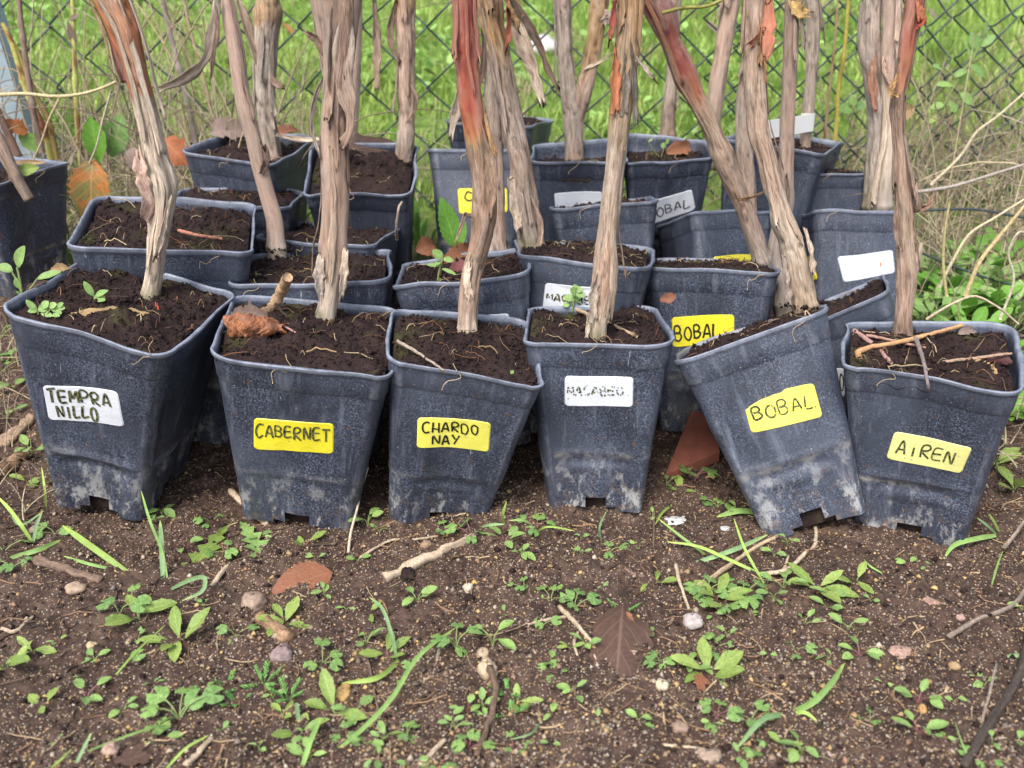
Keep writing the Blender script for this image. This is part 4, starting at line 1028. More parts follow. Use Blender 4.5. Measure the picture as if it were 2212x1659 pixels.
vine("slanting vine with swollen dark red top and knot half way", 'R2e',
     [(1646, 562, 44), (1632, 520, 46), (1612, 460, 46), (1592, 410, 46), (1570, 360, 54), (1562, 335, 58), (1548, 300, 46), (1525, 250, 44), (1502, 210, 46), (1482, 170, 58), (1466, 130, 54), (1450, 90, 50), (1440, 60, 60), (1432, 35, 66), (1415, 0, 70)],
     [(0, GREY), (.12, TAN), (.45, (.38, .28, .20)), (.50, ORG), (.56, (.24, .06, .05)), (.64, (.20, .05, .05)), (1, PURP)], y=1.195, lean=.05, rough=.75, plates=2, pcol=TAN,
     strips=[([(1612, 475), (1600, 440), (1585, 415)], 12, (.30, .19, .14)), ([(1595, 430), (1620, 425), (1640, 418), (1650, 412)], 6, OCH)])
vine("jointed tan vine with torn orange bark rising from tilted BOBAL pot", 'F5',
     [(1738, 658, 58), (1730, 610, 62), (1718, 560, 64), (1705, 510, 60), (1692, 480, 58), (1682, 440, 46), (1668, 395, 46), (1652, 330, 48), (1640, 290, 50), (1633, 220, 50), (1630, 150, 50), (1630, 80, 52), (1632, 0, 52)],
     [(0, (.40, .30, .21)), (.15, (.46, .38, .30)), (.28, PALE), (.31, TAN), (.45, TAN), (.56, (.42, .33, .25)), (.68, TAN), (1, TAN)], y=1.04, lean=.06, rough=.9, plates=4, pcol=TAN,
     strips=[([(1660, 0), (1662, 50), (1660, 90), (1652, 130)], 24, (.44, .17, .115)), ([(1618, 95), (1630, 85), (1640, 75), (1646, 55)], 26, (.50, .24, .15)), ([(1640, 140), (1643, 100), (1645, 50)], 16, OCH), ([(1655, 180), (1652, 150), (1650, 120)], 6, OCH),
             ([(1702, 655), (1695, 600), (1690, 560)], 22, GREY), ([(1755, 590), (1750, 550), (1738, 500)], 16, PALE)])
vine("dull grey stub cane half hidden by the jointed tan vine", 'R3e',
     [(1618, 470, 34), (1615, 400, 36), (1608, 330, 38), (1605, 250, 34), (1610, 190, 36), (1622, 120, 30), (1640, 0, 28)], [(0, TAN), (.4, GREY), (.55, DARK), (1, TAN)], y=1.33, plates=3, pcol=GREY, root=.1)
vine("straight tan cane behind the slanting red topped vine", 'R4e',
     [(1537, 318, 34), (1540, 270, 40), (1548, 200, 42), (1560, 120, 42), (1572, 50, 42), (1580, 0, 42)], [(0, MOSS), (.2, TAN), (1, TAN)], rough=.7, plates=2)
vine("short dark cane seen between the straight tan trunk and slanting vine", 'R4e',
     [(1443, 292, 36), (1445, 240, 34), (1450, 190, 30), (1455, 100, 28), (1458, 0, 28)], [(0, DARK), (.3, GREY), (1, DARK)], y=1.62, plates=1, root=.15)
vine("brown upright cane dropping behind the jointed vine, pale collar on top", 'R2f',
     [(1692, 655, 46), (1688, 600, 44), (1674, 560, 34), (1682, 500, 36), (1698, 445, 38), (1698, 400, 38), (1700, 300, 36), (1704, 200, 36), (1708, 100, 36), (1710, 0, 36)], [(0, GREY), (.2, GREY), (.35, TAN), (1, (.27, .205, .17))], y=1.20, plates=2, rough=.7,
     strips=[([(1715, 0), (1725, 25), (1745, 32)], 24, (.55, .38, .16)), ([(1695, 470), (1700, 430), (1698, 380)], 9, DARK)])
TAGV, TAGS = vine("thin grey cane wearing the white loop tag", 'R4f',
     [(1739, 368, 24), (1740, 320, 28), (1742, 280, 30), (1748, 230, 30), (1752, 150, 28), (1756, 60, 32), (1755, 20, 32), (1752, 0, 30)], [(0, TAN), (.3, GREY), (1, GREY)], y=1.43, plates=3)
vine("grey split trunk with an orange brown crack behind the AIREN vine", 'R3f',
     [(1886, 445, 44), (1888, 390, 46), (1890, 330, 44), (1896, 260, 42), (1892, 210, 44), (1884, 150, 46), (1878, 100, 50), (1878, 60, 48), (1882, 0, 46)], [(0, MOSS), (.12, GREY), (.35, (.36, .33, .30)), (.5, GREY), (1, GREY)], y=1.37, plates=5, pcol=(.34, .32, .30), root=.12,
     strips=[([(1890, 240), (1886, 200), (1884, 160), (1888, 110)], 14, (.30, .15, .10))])
vine("twin pale cane beside the grey split trunk, knotted low down", 'R3f',
     [(1903, 445, 42), (1908, 390, 44), (1916, 330, 40), (1920, 310, 44), (1922, 250, 34), (1918, 180, 34), (1918, 120, 38), (1924, 50, 38), (1926, 0, 38)], [(0, GREY), (.2, PALE), (.4, PALE), (.45, PINK), (1, (.40, .32, .27))], y=1.36, plates=4, pcol=PALE, root=.12, rough=.7,
     strips=[([(1938, 150), (1940, 100), (1936, 60)], 12, PALE), ([(1925, 190), (1912, 150), (1908, 130)], 12, PINK)])
vine("brown vine with red budding top in the AIREN pot", 'F6',
     [(1950, 724, 44), (1953, 670, 42), (1958, 610, 48), (1958, 580, 46), (1955, 520, 40), (1950, 450, 38), (1946, 400, 34), (1944, 340, 30), (1940, 280, 30), (1938, 230, 36), (1945, 180, 36), (1955, 130, 40), (1962, 80, 44), (1972, 30, 46), (1976, 0, 48)],
     [(0, DARK), (.08, TAN), (.25, (.42, .31, .23)), (.40, TAN), (.52, DARK), (.555, DARK), (.57, (.44, .22, .13)), (.66, (.36, .12, .08)), (1, RED)], lean=.05, rough=.9, plates=4, pcol=(.26, .20, .17),
     branches=[([(1938, 240, 24), (1944, 290, 26), (1950, 340, 24), (1966, 395, 24), (1978, 430, 26), (1986, 455, 24)], [(0, GREY), (.5, (.25, .20, .18)), (1, DARK)]),
               ([(1964, 612, 26), (1976, 575, 22), (1985, 545, 16), (1990, 525, 8)], [(0, TAN), (1, PALE)])],
     strips=[([(1990, 50), (1988, 25), (1984, 12)], 20, (.45, .15, .08)), ([(1982, 52), (1990, 48), (1994, 30)], 18, (.40, .07, .05)), ([(1942, 540), (1936, 490), (1938, 440)], 16, DARK), ([(1990, 450), (2005, 445), (2015, 425)], 16, (.30, .19, .14)), ([(1935, 210), (1925, 200), (1935, 170)], 16, OCH)])
vine("short brown cane in the pot standing alone", 'L1',
     [(34, 378, 26), (18, 350, 28), (4, 320, 30), (-20, 270, 28)], [(0, DARK), (1, PINK)], y=1.26, plates=0, ext=.1)

# the white loop tag round the thin cane
i = int(np.argmin(np.abs(TAGS[:, 2] - at_y(1742, 266, 1.43)[2]))); c = TAGS[i, :3]; rad = TAGS[i, 3] + .0008
a = np.linspace(R(-60), R(300), 26); hz = .0125
ring = np.stack([c[0] + np.cos(a) * rad, c[1] + np.sin(a) * rad, np.full(26, c[2])], 1)
tail_end = at_y(1646, 282, 1.36); q = np.linspace(0, 1, 12)[1:, None]
ring = np.r_[ring, ring[-1] + (tail_end - ring[-1]) * q]
T, N, B = frames(ring, (0, 0, 1)); th = .0006 * B
V = np.concatenate([np.stack([ring - N * hz + th, ring + N * hz + th, ring + N * hz - th, ring - N * hz - th], 1).reshape(-1, 3)])
M_TAG = mat_plain("tag_plastic", (.80, .80, .78), .35)
o = empty("plant_tag", c); tag(o, "white plastic loop tag wrapped around thin cane", "plant tag")
me = np_mesh("tag_band", V - c, [grid_q(len(ring), 4, True)[:], np.array([[0, 1, 2, 3], [len(V) - 1, len(V) - 2, len(V) - 3, len(V) - 4]])], M_TAG, smooth=False); link("tag_band", me, o)

# loose peat heaped where the stems go into their pots
bp = []; bs = []; rb = np.random.default_rng(12)
for b, ra in BASES:
    n = 90; a = rb.uniform(0, 6.283, n); q = ra * (.75 + rb.random(n) ** 1.6 * 1.1); bp.append(np.stack([b[0] + np.cos(a) * q, b[1] + np.sin(a) * q, b[2] - .001 + .004 * np.clip(1.5 - q / ra, 0, 1) + rb.normal(0, .0008, n)], 1)); bs.append(np.minimum(np.exp(rb.normal(0, .4, n)) * .0019, .0045))
bp = np.concatenate(bp); bs = np.concatenate(bs)
v_, t_, c_ = blobs(bp, bs, np.zeros((len(bp), 3)), .8, 77)
o = link("loose_peat", np_mesh("loose_peat", v_, t_, M_SOIL)); o["kind"] = "stuff"

# ------------------------------------------------------------------ leaves
LEAF_CACHE = {}
def leaf_mesh(kind, L, W, mat, curl=.25, fold=.25, seed=0):
    """a leaf along +y from its stalk, L long and W wide, face up; thin but curled and folded"""
    key = (kind, round(L, 4), round(W, 4), mat.name, curl, fold, seed)
    if key in LEAF_CACHE: return LEAF_CACHE[key]
    r = np.random.default_rng(seed + 1); V = []; uv = []
    if kind == 'round':                                # kidney shaped with scalloped edge
        n = 26; ang = np.linspace(R(-250), R(70), n)
        for k, f in enumerate((.12, .45, .78, 1.0)):
            rad = f * (1 + (.085 * np.abs(np.cos(np.linspace(0, math.pi * 6.5, n))) - .05 if k == 3 else 0)) * (1 - .12 * np.cos(ang - R(90)) ** 2 * (np.sin(ang) < 0))
            x, y = np.cos(ang) * rad * W / 2, .36 * L + np.sin(ang) * rad * L * .56
            z = -curl * .25 * L * f * f + .04 * L * np.cos(ang * 6) * f + .03 * L * np.sin(ang * 13 + seed) * f
            V.append(np.stack([x, y, z], 1)); uv.append(np.stack([x / W * 2, y / L], 1))
        V = np.concatenate(V); uv = np.concatenate(uv); Q = [grid_q(4, n)]
        c = len(V); V = np.r_[V, [[0, .36 * L, 0]]]; uv = np.r_[uv, [[0, .4]]]; k = np.arange(n - 1); Q.append(np.stack([k + 1, k, np.full(n - 1, c)], 1))
    else:
        nq, nu = (19, 5) if kind in ('serrate', 'lobed', 'torn') else (9, 5)
        q = np.linspace(0, 1, nq)
        prof = {'oval': np.sin(np.clip(q, .02, .985) * math.pi) ** .62, 'lance': np.sin(np.clip(q, .01, .99) ** 1.15 * math.pi) ** .8 * .95 + .05 * (q < .95),
                'serrate': np.sin(np.clip(q, .01, .995) ** .72 * math.pi) ** .75, 'lobed': (.22 + .78 * q ** .8) * np.sin(np.clip(q, .02, .985) ** 1.3 * math.pi) ** .5,
                'torn': np.sin(np.clip(q, .02, .98) * math.pi) ** .5, 'blade': (1 - q) ** .5}[kind].copy()
        if kind == 'lobed': prof *= np.where(np.arange(nq) % 3 == 0, 1.15, np.where(np.arange(nq) % 3 == 1, .75, .38))
        for j, u in enumerate(np.linspace(-1, 1, nu)):
            w = prof * u
            if abs(u) == 1 and kind in ('serrate', 'lance'): w = w * (1 + (.07 if kind == 'serrate' else .05) * ((np.arange(nq) % 2) * 2 - 1)) * (1 + r.normal(0, .03, nq))
            if kind == 'torn': w = w * (1 + r.normal(0, .16, nq) * (abs(u) == 1))
            x = w * W / 2
            z = fold * np.abs(w) * W * .5 - curl * L * (q - .35) ** 2 + (vn2(q * 4 + seed, u * 2 + 3, seed) - .5) * .10 * L * (.3 + curl)
            yy = q * L + (.025 * L * abs(u) if kind in ('serrate',) else 0)
            V.append(np.stack([x, yy, z], 1)); uv.append(np.stack([np.full(nq, u), q], 1))
        V = np.stack(V, 1).reshape(-1, 3); uv = np.stack(uv, 1).reshape(-1, 2); Q = [grid_q(nq, nu)]
    me = np_mesh("leaf", V, Q, mat, None, uv)
    LEAF_CACHE[key] = me
    return me

def along(P0, P1, nrm):
    P0 = Vector(P0); y = (Vector(P1) - P0).normalized(); z = Vector(nrm); z = (z - y * z.dot(y)).normalized(); x = y.cross(z)
    return Matrix.Translation(P0) @ Matrix((x, y, z)).transposed().to_4x4()

def leaf_between(name, P0, P1, W, kind, mat, nrm=(0, -.5, 1), parent=None, curl=.25, fold=.25, seed=0):
    me = leaf_mesh(kind, float(np.linalg.norm(np.asarray(P1) - np.asarray(P0))), W, mat, curl, fold, seed)
    o = link(name, me); mw = along(P0, P1, nrm)
    if parent: o.parent = parent; o.matrix_local = parent.matrix_world.inverted() @ mw
    else: o.matrix_world = mw
    return o

def px_m(px, p):                                       # print pixels to metres at a point
    d = (np.asarray(p) - CAM); return px * S_PX * (d[1] * CT - d[2] * ST) / F_PX

# ------------------------------------------------------------------ fallen leaves, sticks and stones on the soil
LAND = [(210, 1110, "TEMPRANILLO pot"), (640, 1150, "CABERNET pot"), (940, 1150, "CHARDONNAY pot"), (1290, 1110, "faded white label pot"), (1760, 1150, "tilted BOBAL pot"), (1965, 1180, "AIREN pot")]
def ground_leaf(label, p0, p1, wpx, kind, mat, lift=.004, curl=.15, fold=.12, seed=0, group=None, tilt=(0, -.1, 1), name="fallen_leaf", land=None):
    a, b = on_ground(*p0, lift), on_ground(*p1, lift * .6)
    o = leaf_between(name, a, b, px_m(wpx, a), kind, mat, tilt, None, curl, fold, seed); tag(o, label, "leaf", group)
    if land: LAND.append((*land, land and land_name(label)))
    return o
LN = [None]
def land_name(label): return LN[0]
def landmark(x, y, name): LAND.append((x, y, name))

ground_leaf("rusty brown oval leaf lying flat before the CABERNET pot", (718, 1247), (590, 1284), 92, 'serrate', L_RUST, .007, .10, .05, 3, tilt=(.1, -.45, 1)); landmark(656, 1263, "rusty leaf")
ground_leaf("big dark brown veined leaf with toothed edge, pointing to the viewer", (1345, 1325), (1329, 1500), 128, 'serrate', L_BROWN, .013, .30, -.22, 5, tilt=(0, -.25, 1)); landmark(1336, 1406, "dark veined leaf")
ground_leaf("spotted yellow green dandelion leaf before the TEMPRANILLO pot", (500, 1138), (403, 1243), 70, 'lobed', L_LANCE, .006, .10, .1, 6); landmark(440, 1200, "spotted dandelion leaf")
ground_leaf("bright dandelion leaf close to the foot of the CABERNET pot", (518, 1135), (575, 1215), 60, 'lobed', L_FRESH, .008, .25, .2, 7)
ground_leaf("wet dark wood brown leaf at the near edge of the soil", (250, 1655), (400, 1605), 60, 'torn', L_BROWN, .003, .05, .05, 8)
ground_leaf("small orange brown leaf flake beside the white pebble", (1352, 1350), (1368, 1362), 12, 'torn', L_RUST, .014, .1, .1, 9)
ground_leaf("reddish triangular leaf scrap near the tan pebble", (1505, 1463), (1528, 1500), 34, 'torn', L_RUST, .003, .1, .1, 10)
ground_leaf("yellowed leaf scrap under the green rosette", (1480, 1480), (1515, 1450), 22, 'oval', L_LANCE, .003, .1, .1, 11)

def stick(label, pts, w, col, seed=0, lift=.3, cat="stick", ends=None, rough=.25, forks=(), name="stick", n=9):
    if w > 14: n, rough = 18, .5
    r = np.random.default_rng(seed + 50)
    P = np.array([on_ground(x, y) for x, y, *h in pts]); ra = px_m(w, P[0]) / 2
    P[:, 2] += ra * lift + .001
    for i, q in enumerate(pts):
        if len(q) > 2: P[i, 2] += q[2]
    S = spline(P, n=max(14, 5 * len(pts))) if len(P) > 2 else np.linspace(P[0], P[1], 14)
    S[1:-1] += r.normal(0, ra * .12, (len(S) - 2, 3))
    def tube(S, ra0, ra1):
        m = len(S); T, N, B = frames(S, (0, -.3, 1)); a = np.arange(n) * 2 * math.pi / n; q = np.linspace(0, 1, m)
        rr = (ra0 + (ra1 - ra0) * q)[:, None] * (1 + rough * (vn2(a[None] * 1.6 + seed, q[:, None] * 9, seed) - .5) + rough * .6 * (vn2(q * 14, q * 0 + seed, 3) - .5)[:, None])
        V = S[:, None] + rr[..., None] * (np.cos(a)[None, :, None] * B[:, None] + np.sin(a)[None, :, None] * N[:, None])
        C = np.array(col) * (.55 + .9 * vn2(a[None] * 2.5 + seed, q[:, None] * 3, seed + 2))[..., None] * np.ones(3)
        f = [grid_q(m, n, True)]; cap = np.array([[0, k, k + 1] for k in range(1, n - 1)])
        return V.reshape(-1, 3), f, np.r_[cap[:, ::-1], cap + (m - 1) * n], C.reshape(-1, 3)
    c0 = P.mean(0); parts = [tube(S, ra, ra * (ends if ends is not None else .8))]
    for f in forks:
        Fp = np.array([on_ground(x, y) for x, y in f]); Fp[:, 2] += ra * .6; parts.append(tube(spline(Fp, n=12) if len(Fp) > 2 else np.linspace(Fp[0], Fp[1], 12), ra * .75, ra * .45))
    if len(parts) == 1:
        V, Qd, T, C = parts[0]; o = link(name, np_mesh(name, V - c0, Qd + [T], M_TWIG, C)); o.location = c0
    else:
        o = empty(name, c0)
        for k, (V, Qd, T, C) in enumerate(parts):
            link("stem" if k == 0 else "side_twig", np_mesh("twig", V - c0, Qd + [T], M_TWIG, C), o)
    tag(o, label, cat)
    return o
BR = (.16, .11, .08); PL = (.42, .33, .23); GB = (.24, .19, .15); DK = (.065, .05, .042)
stick("thick pale splintered stick lying before the CHARDONNAY pot", [(832, 1258), (930, 1212), (1024, 1166)], 24, (.40, .31, .22), 1, .6); landmark(930, 1212, "pale splintered stick")
stick("dark grey broken stick half sunk before the TEMPRANILLO pot", [(76, 1214), (150, 1238), (220, 1260)], 20, BR, 2, .3); landmark(150, 1238, "dark broken stick")
stick("short brown bark covered stub near the rusty leaf", [(563, 1344), (626, 1388)], 28, (.27, .17, .10), 3, .6, ends=1)
stick("thin pale crooked twig near the near corner of the soil", [(5, 1364), (35, 1370), (55, 1352), (72, 1337)], 9, PL, 4, 1)
stick("pale cut stem end before the dandelion leaf", [(455, 1275), (495, 1224)], 13, PL, 5, .7)
stick("pale straight stick cut by the bottom of the picture", [(402, 1662), (458, 1600)], 15, PL, 6, .7)
stick("peeled stick propped against the foot of the CABERNET pot", [(498, 1073, .004), (535, 1105, .003), (578, 1140)], 16, PL, 7, .6)
stick("stout pale root stub poking from the soil by the TEMPRANILLO pot", [(8, 968), (40, 942), (73, 908)], 26, (.36, .25, .17), 8, .7, name="root_stub")
stick("dark brown stump piece below the stout pale root stub", [(-10, 1035), (20, 1018), (52, 993)], 36, (.19, .115, .07), 9, .4, ends=.7)
stick("thin pale twig running across before the CHARDONNAY pot", [(778, 1211), (810, 1190), (848, 1172), (890, 1171), (946, 1164)], 6, PL, 10, 1.5)
stick("thin straight brown stalk near the bent tall grass blade", [(792, 1411), (803, 1470), (817, 1536)], 6, BR, 11, 1)
stick("straw brown stick at the bottom before the round tan stone", [(905, 1660), (962, 1604)], 13, PL, 12, .7)
stick("short dark stick near the green toothed cluster", [(950, 1405), (940, 1445)], 9, GB, 13, .7)
stick("dark curved root snaking beside the round tan stone", [(1058, 1462, .006), (1070, 1500, .006), (1066, 1540, .003), (1050, 1580), (1030, 1640)], 15, (.13, .085, .06), 14, .8, name="root", cat="root")
stick("pale root with hairy rootlets beside the dark veined leaf", [(1208, 1318), (1240, 1350), (1262, 1378), (1284, 1400)], 11, PL, 15, 1.2, name="root", cat="root", forks=[[(1225, 1335), (1180, 1342), (1140, 1352)], [(1250, 1365), (1240, 1395), (1248, 1420)], [(1262, 1378), (1290, 1355)], [(1275, 1392), (1290, 1440)]])
stick("reddish brown bent twig half buried behind the dark veined leaf", [(1297, 1222), (1340, 1227), (1365, 1243), (1392, 1250)], 9, (.17, .11, .085), 16, .6)
stick("pale thin reed lying at the bottom of the picture", [(1395, 1612), (1470, 1618), (1548, 1627)], 8, PL, 17, 1)
stick("long pale cane lying before the tilted BOBAL pot", [(1502, 1277), (1580, 1226), (1640, 1184), (1678, 1165)], 12, (.40, .30, .19), 18, 1); landmark(1580, 1226, "long pale cane")
stick("forked pale twig before the tilted BOBAL pot", [(1655, 1247), (1697, 1238), (1730, 1210), (1758, 1187), (1762, 1165), (1760, 1143)], 11, (.42, .33, .23), 19, 1, forks=[[(1758, 1187), (1776, 1184), (1794, 1190)], [(1690, 1238), (1698, 1220), (1703, 1203)], [(1695, 1240), (1720, 1222)]]); landmark(1720, 1220, "forked pale twig")
stick("broken twig bundle standing near the speckled white stone", [(1458, 1243, .010), (1470, 1285, .006), (1488, 1322)], 8, PL, 20, 1, forks=[[(1445, 1320), (1455, 1285)], [(1462, 1325), (1460, 1285)]])
stick("bent dark branch along the right hand bottom corner", [(2230, 1350, .01), (2200, 1466, .004), (2152, 1549), (2126, 1589), (2080, 1664)], 19, DK, 21, .8, name="branch", cat="branch"); landmark(2160, 1530, "bent dark branch")
stick("smooth grey stick pointing in from beside the AIREN pot", [(2048, 1382), (2110, 1345), (2180, 1318), (2216, 1275)], 12, GB, 22, .9); landmark(2110, 1350, "smooth grey stick")
stick("thin upright brown stalk crossing the bent dark branch", [(2108, 1608), (2128, 1535), (2147, 1460, .01)], 8, GB, 23, 1)
stick("dark thin twig near the far bottom corner by dark branch", [(2133, 1660), (2137, 1560)], 7, DK, 24, 1)
stick("dry stalk leaning on the soil beyond the AIREN pot", [(2165, 1198, .004), (2190, 1175, .01), (2215, 1150, .02)], 9, GB, 25, 1)
stick("slim straw lying by the pebbles before faded white label pot", [(1413, 1104), (1412, 1150), (1411, 1198)], 5, BR, 26, 1)
# the straw leaning on the CABERNET pot
def strand(label, pts, y0, w, col, cat="straw", name="straw", lean=0, col2=None, sides=6, y1=None, ground_first=False):
    ys = np.linspace(y0, y1 if y1 is not None else y0, len(pts)); P = np.array([at_y(p[0], p[1], yy) for p, yy in zip(pts, ys)])
    tb = Tubes(); S = spline(P, n=max(12, 6 * len(pts))); c0 = S[0].copy()
    tb.add(S - c0, px_m(w, P[0]) / 2 * np.linspace(1.1, .7, len(S)), col, sides, col2=col2)
    o = link(name, tb.mesh(name, M_TWIG)); o.location = c0; tag(o, label, cat); return o
b_ = on_ground(752, 1195)
strand("single pale straw leaning upright on the CABERNET pot", [(752, 1195), (758, 1150), (770, 1105), (780, 1060), (795, 1010)], b_[1], 6, (.50, .42, .32), y1=b_[1] + .075)

def stone(label, px, py, w, h, col, seed, lift=.3, flat=.75, name="pebble", mat=None):
    p = on_ground(px, py); rx = px_m(w, p) / 2; n, m = 13, 18
    r = np.random.default_rng(seed); th = np.linspace(.08, math.pi - .08, n); ph = np.arange(m) * 2 * math.pi / m
    TH_, PH = np.meshgrid(th, ph, indexing='ij'); d = np.stack([np.sin(TH_) * np.cos(PH), np.sin(TH_) * np.sin(PH), np.cos(TH_)], -1)
    rr = 1 + .55 * (vn3(d[..., 0] * 1.6 + seed * 3, d[..., 1] * 1.4, d[..., 2] * 1.4, seed) - .5) + .34 * (vn3(d[..., 0] * 4, d[..., 1] * 4, d[..., 2] * 4, seed + 1) - .5)
    V = d * rr[..., None] * np.array([rx, rx * max(.7, h / w * 1.2), rx * flat * min(1.2, h / w * 1.3)])
    C = np.array(col) * (.7 + .6 * vn3(d[..., 0] * 5, d[..., 1] * 5, d[..., 2] * 5, seed + 2))[..., None] * np.ones(3)
    o = link(name, np_mesh(name, V.reshape(-1, 3), [grid_q(n, m, True), np.array([[0, k, k + 1] for k in range(1, m - 1)]), np.array([[(n - 1) * m, (n - 1) * m + k + 1, (n - 1) * m + k] for k in range(1, m - 1)])], mat or M_STONE, C.reshape(-1, 3)))
    o.location = (p[0], p[1], p[2] + rx * flat * lift); o.rotation_euler = (0, 0, r.uniform(-.4, .4)); tag(o, label, "stone"); return o
stone("knobbly tan stone behind the hairy seedling", 548, 1303, 56, 44, (.28, .20, .145), 1, .1)
stone("purplish stone with a white lime patch", 610, 1424, 56, 44, (.25, .18, .17), 2); landmark(610, 1424, "purplish stone")
stone("smooth ochre pebble tucked under the tall toothed leaves", 742, 1500, 30, 44, (.46, .29, .11), 3); landmark(742, 1500, "smooth ochre pebble")
stone("round tan stone with a flat top beside the dark root", 1053, 1455, 46, 44, (.42, .32, .21), 4, .5); landmark(1053, 1455, "round tan stone")
stone("smaller tan stone touching the round tan stone", 1043, 1416, 28, 28, (.40, .30, .20), 5)
stone("cream pebble above a black crumb of soil", 1010, 1273, 24, 22, (.46, .40, .29), 6)
stone("little ochre pebble next to the cream pebble", 1024, 1261, 13, 12, (.52, .33, .10), 7)
stone("white dotted pebble sitting on the dark veined leaf", 1348, 1356, 17, 17, (.56, .58, .60), 8, 1.3)
stone("rough white speckled stone near the broken twig bundle", 1494, 1347, 44, 36, (.36, .31, .29), 9); landmark(1494, 1347, "speckled white stone")
stone("flat white chip of lime before the faded white label pot", 1460, 1125, 56, 20, (.50, .50, .50), 10, .05, .4); landmark(1460, 1125, "flat white lime chip")
stone("small white lime sliver next to the flat white chip", 1568, 1143, 24, 12, (.50, .50, .50), 11, .1, .5)
stone("oval cream pebble spotted with soil", 1431, 1486, 30, 32, (.50, .42, .28), 12); landmark(1431, 1486, "oval cream pebble")
stone("wide pinkish stone sunk in soil before the AIREN pot", 2008, 1303, 48, 24, (.36, .22, .18), 13, .1, .5); landmark(2008, 1303, "wide pinkish stone")
stone("crumbly pink stone in the middle of bare soil", 1945, 1410, 60, 26, (.34, .22, .17), 14, .1, .5)
stone("small pinkish stone near the smooth grey stick", 2074, 1337, 24, 18, (.37, .24, .19), 15)
stone("tan pebble in bare soil near the bottom cluster", 2060, 1442, 26, 18, (.36, .24, .13), 16)
stone("pale grey flake of stone on the soil", 2026, 1475, 34, 16, (.45, .42, .44), 17, .2, .5)
stone("ochre pebble beneath the toothed rosette cluster", 1992, 1535, 18, 20, (.44, .25, .10), 18)
stone("pink grey stone at the near edge of the soil", 240, 1625, 40, 32, (.36, .24, .18), 19)
stone("buff angular stone by the purple stalk", 198, 1398, 24, 20, (.48, .36, .22), 20)
stone("tan flat stone half hidden by the dark broken stick", 165, 1275, 46, 24, (.33, .24, .17), 21, .2)
stone("grey brown stone near the big grass tuft", 78, 1145, 20, 30, (.30, .22, .17), 22)
stone("white curled shell like chip in the toothed cluster", 372, 1585, 26, 10, (.60, .56, .50), 23)
stone("pale clod at the bottom beside straw litter", 1530, 1640, 60, 36, (.30, .22, .16), 24, .2)
stone("small orange tan pebble under the terracotta shard", 1533, 1038, 20, 15, (.50, .30, .14), 25)
stone("wrinkled pink clod at the bottom of bare soil", 1468, 1575, 38, 26, (.26, .18, .13), 26, .2)
stone("small white stone by the near white root", 1275, 1445, 14, 14, (.52, .47, .42), 27)
stone("brown nut like pebble beside the CHARDONNAY cluster", 920, 1180, 26, 18, (.30, .20, .13), 28)
# black crumb of peat
o = stone("black crumbly lump of peat near the pale splintered stick", 880, 1246, 32, 32, (.03, .02, .018), 31, .4, .8, name="peat_lump", mat=M_SOIL)
o = stone("small black peat lump under the cream pebble", 1016, 1295, 22, 18, (.03, .02, .018), 32, .4, .8, name="peat_lump", mat=M_SOIL)
# terracotta shard between the white label pot and the tilted pot
P = [on_ground(*q, .004) for q in ((1436, 1034), (1448, 1030), (1552, 1004), (1549, 985), (1512, 934), (1494, 936))]
c0 = np.mean(P, 0); P = np.array(P) - c0; tl = np.array([0, -.25, .97]); P[:, 2] += (P[:, 1] - P[:, 1].min()) * .35
b = P.copy(); b[:, 2] -= .012; n = len(P)
me = np_mesh("terracotta_shard", np.r_[P, b], [np.array([[0, 1, 2, 3], [0, 3, 4, 5]]), np.array([[i, n + i, n + (i + 1) % n, (i + 1) % n] for i in range(n)])], mat_plain("terracotta", (.22, .07, .045), .85, 45, .6), smooth=False)
o = link("terracotta_shard", me); o.location = c0; tag(o, "red terracotta shard lying behind the tilted BOBAL pot", "shard"); landmark(1500, 990, "terracotta shard")

# ------------------------------------------------------------------ seedlings
KIND = dict(I=("scalloped round leaved seedling", 'round', L_IVY), O=("oval leaved seedling", 'oval', L_OVAL), L=("toothed long leaved rosette", 'lance', L_LANCE), F=("feathery leaved seedling", None, L_IVY))
ORD = ["nearest", "second nearest", "third nearest", "fourth nearest", "fifth nearest", "sixth nearest", "seventh nearest", "eighth nearest", "ninth nearest", "tenth nearest"]
def where(px, py):
    d = [(math.hypot(px - x, (py - y) * 1.6), x, y, n) for x, y, n in LAND]; dd, x, y, n = min(d)
    dx, dy = px - x, py - y
    if abs(dy) * 1.6 >= abs(dx) * .8: return n, ("in front of the " if dy > 0 else "behind the ") + n, dd
    return n, f"beside the {n} on the {'AIREN' if dx > 0 else 'TEMPRANILLO'} side", dd
WANT = []                                              # (object, kind phrase, px, py, category, group), named once everything is placed
M_STEM = mat_plain("seedling_stem", (.20, .26, .09), .5, 200, .3); M_PSTEM = mat_plain("purple_stem", (.22, .09, .09), .5, 200, .3)
def stem_mesh(tubes): 
    tb = Tubes()
    for P, r0 in tubes: tb.add(P, np.linspace(r0, r0 * .7, len(P)), (0, 0, 0), 4)
    return tb
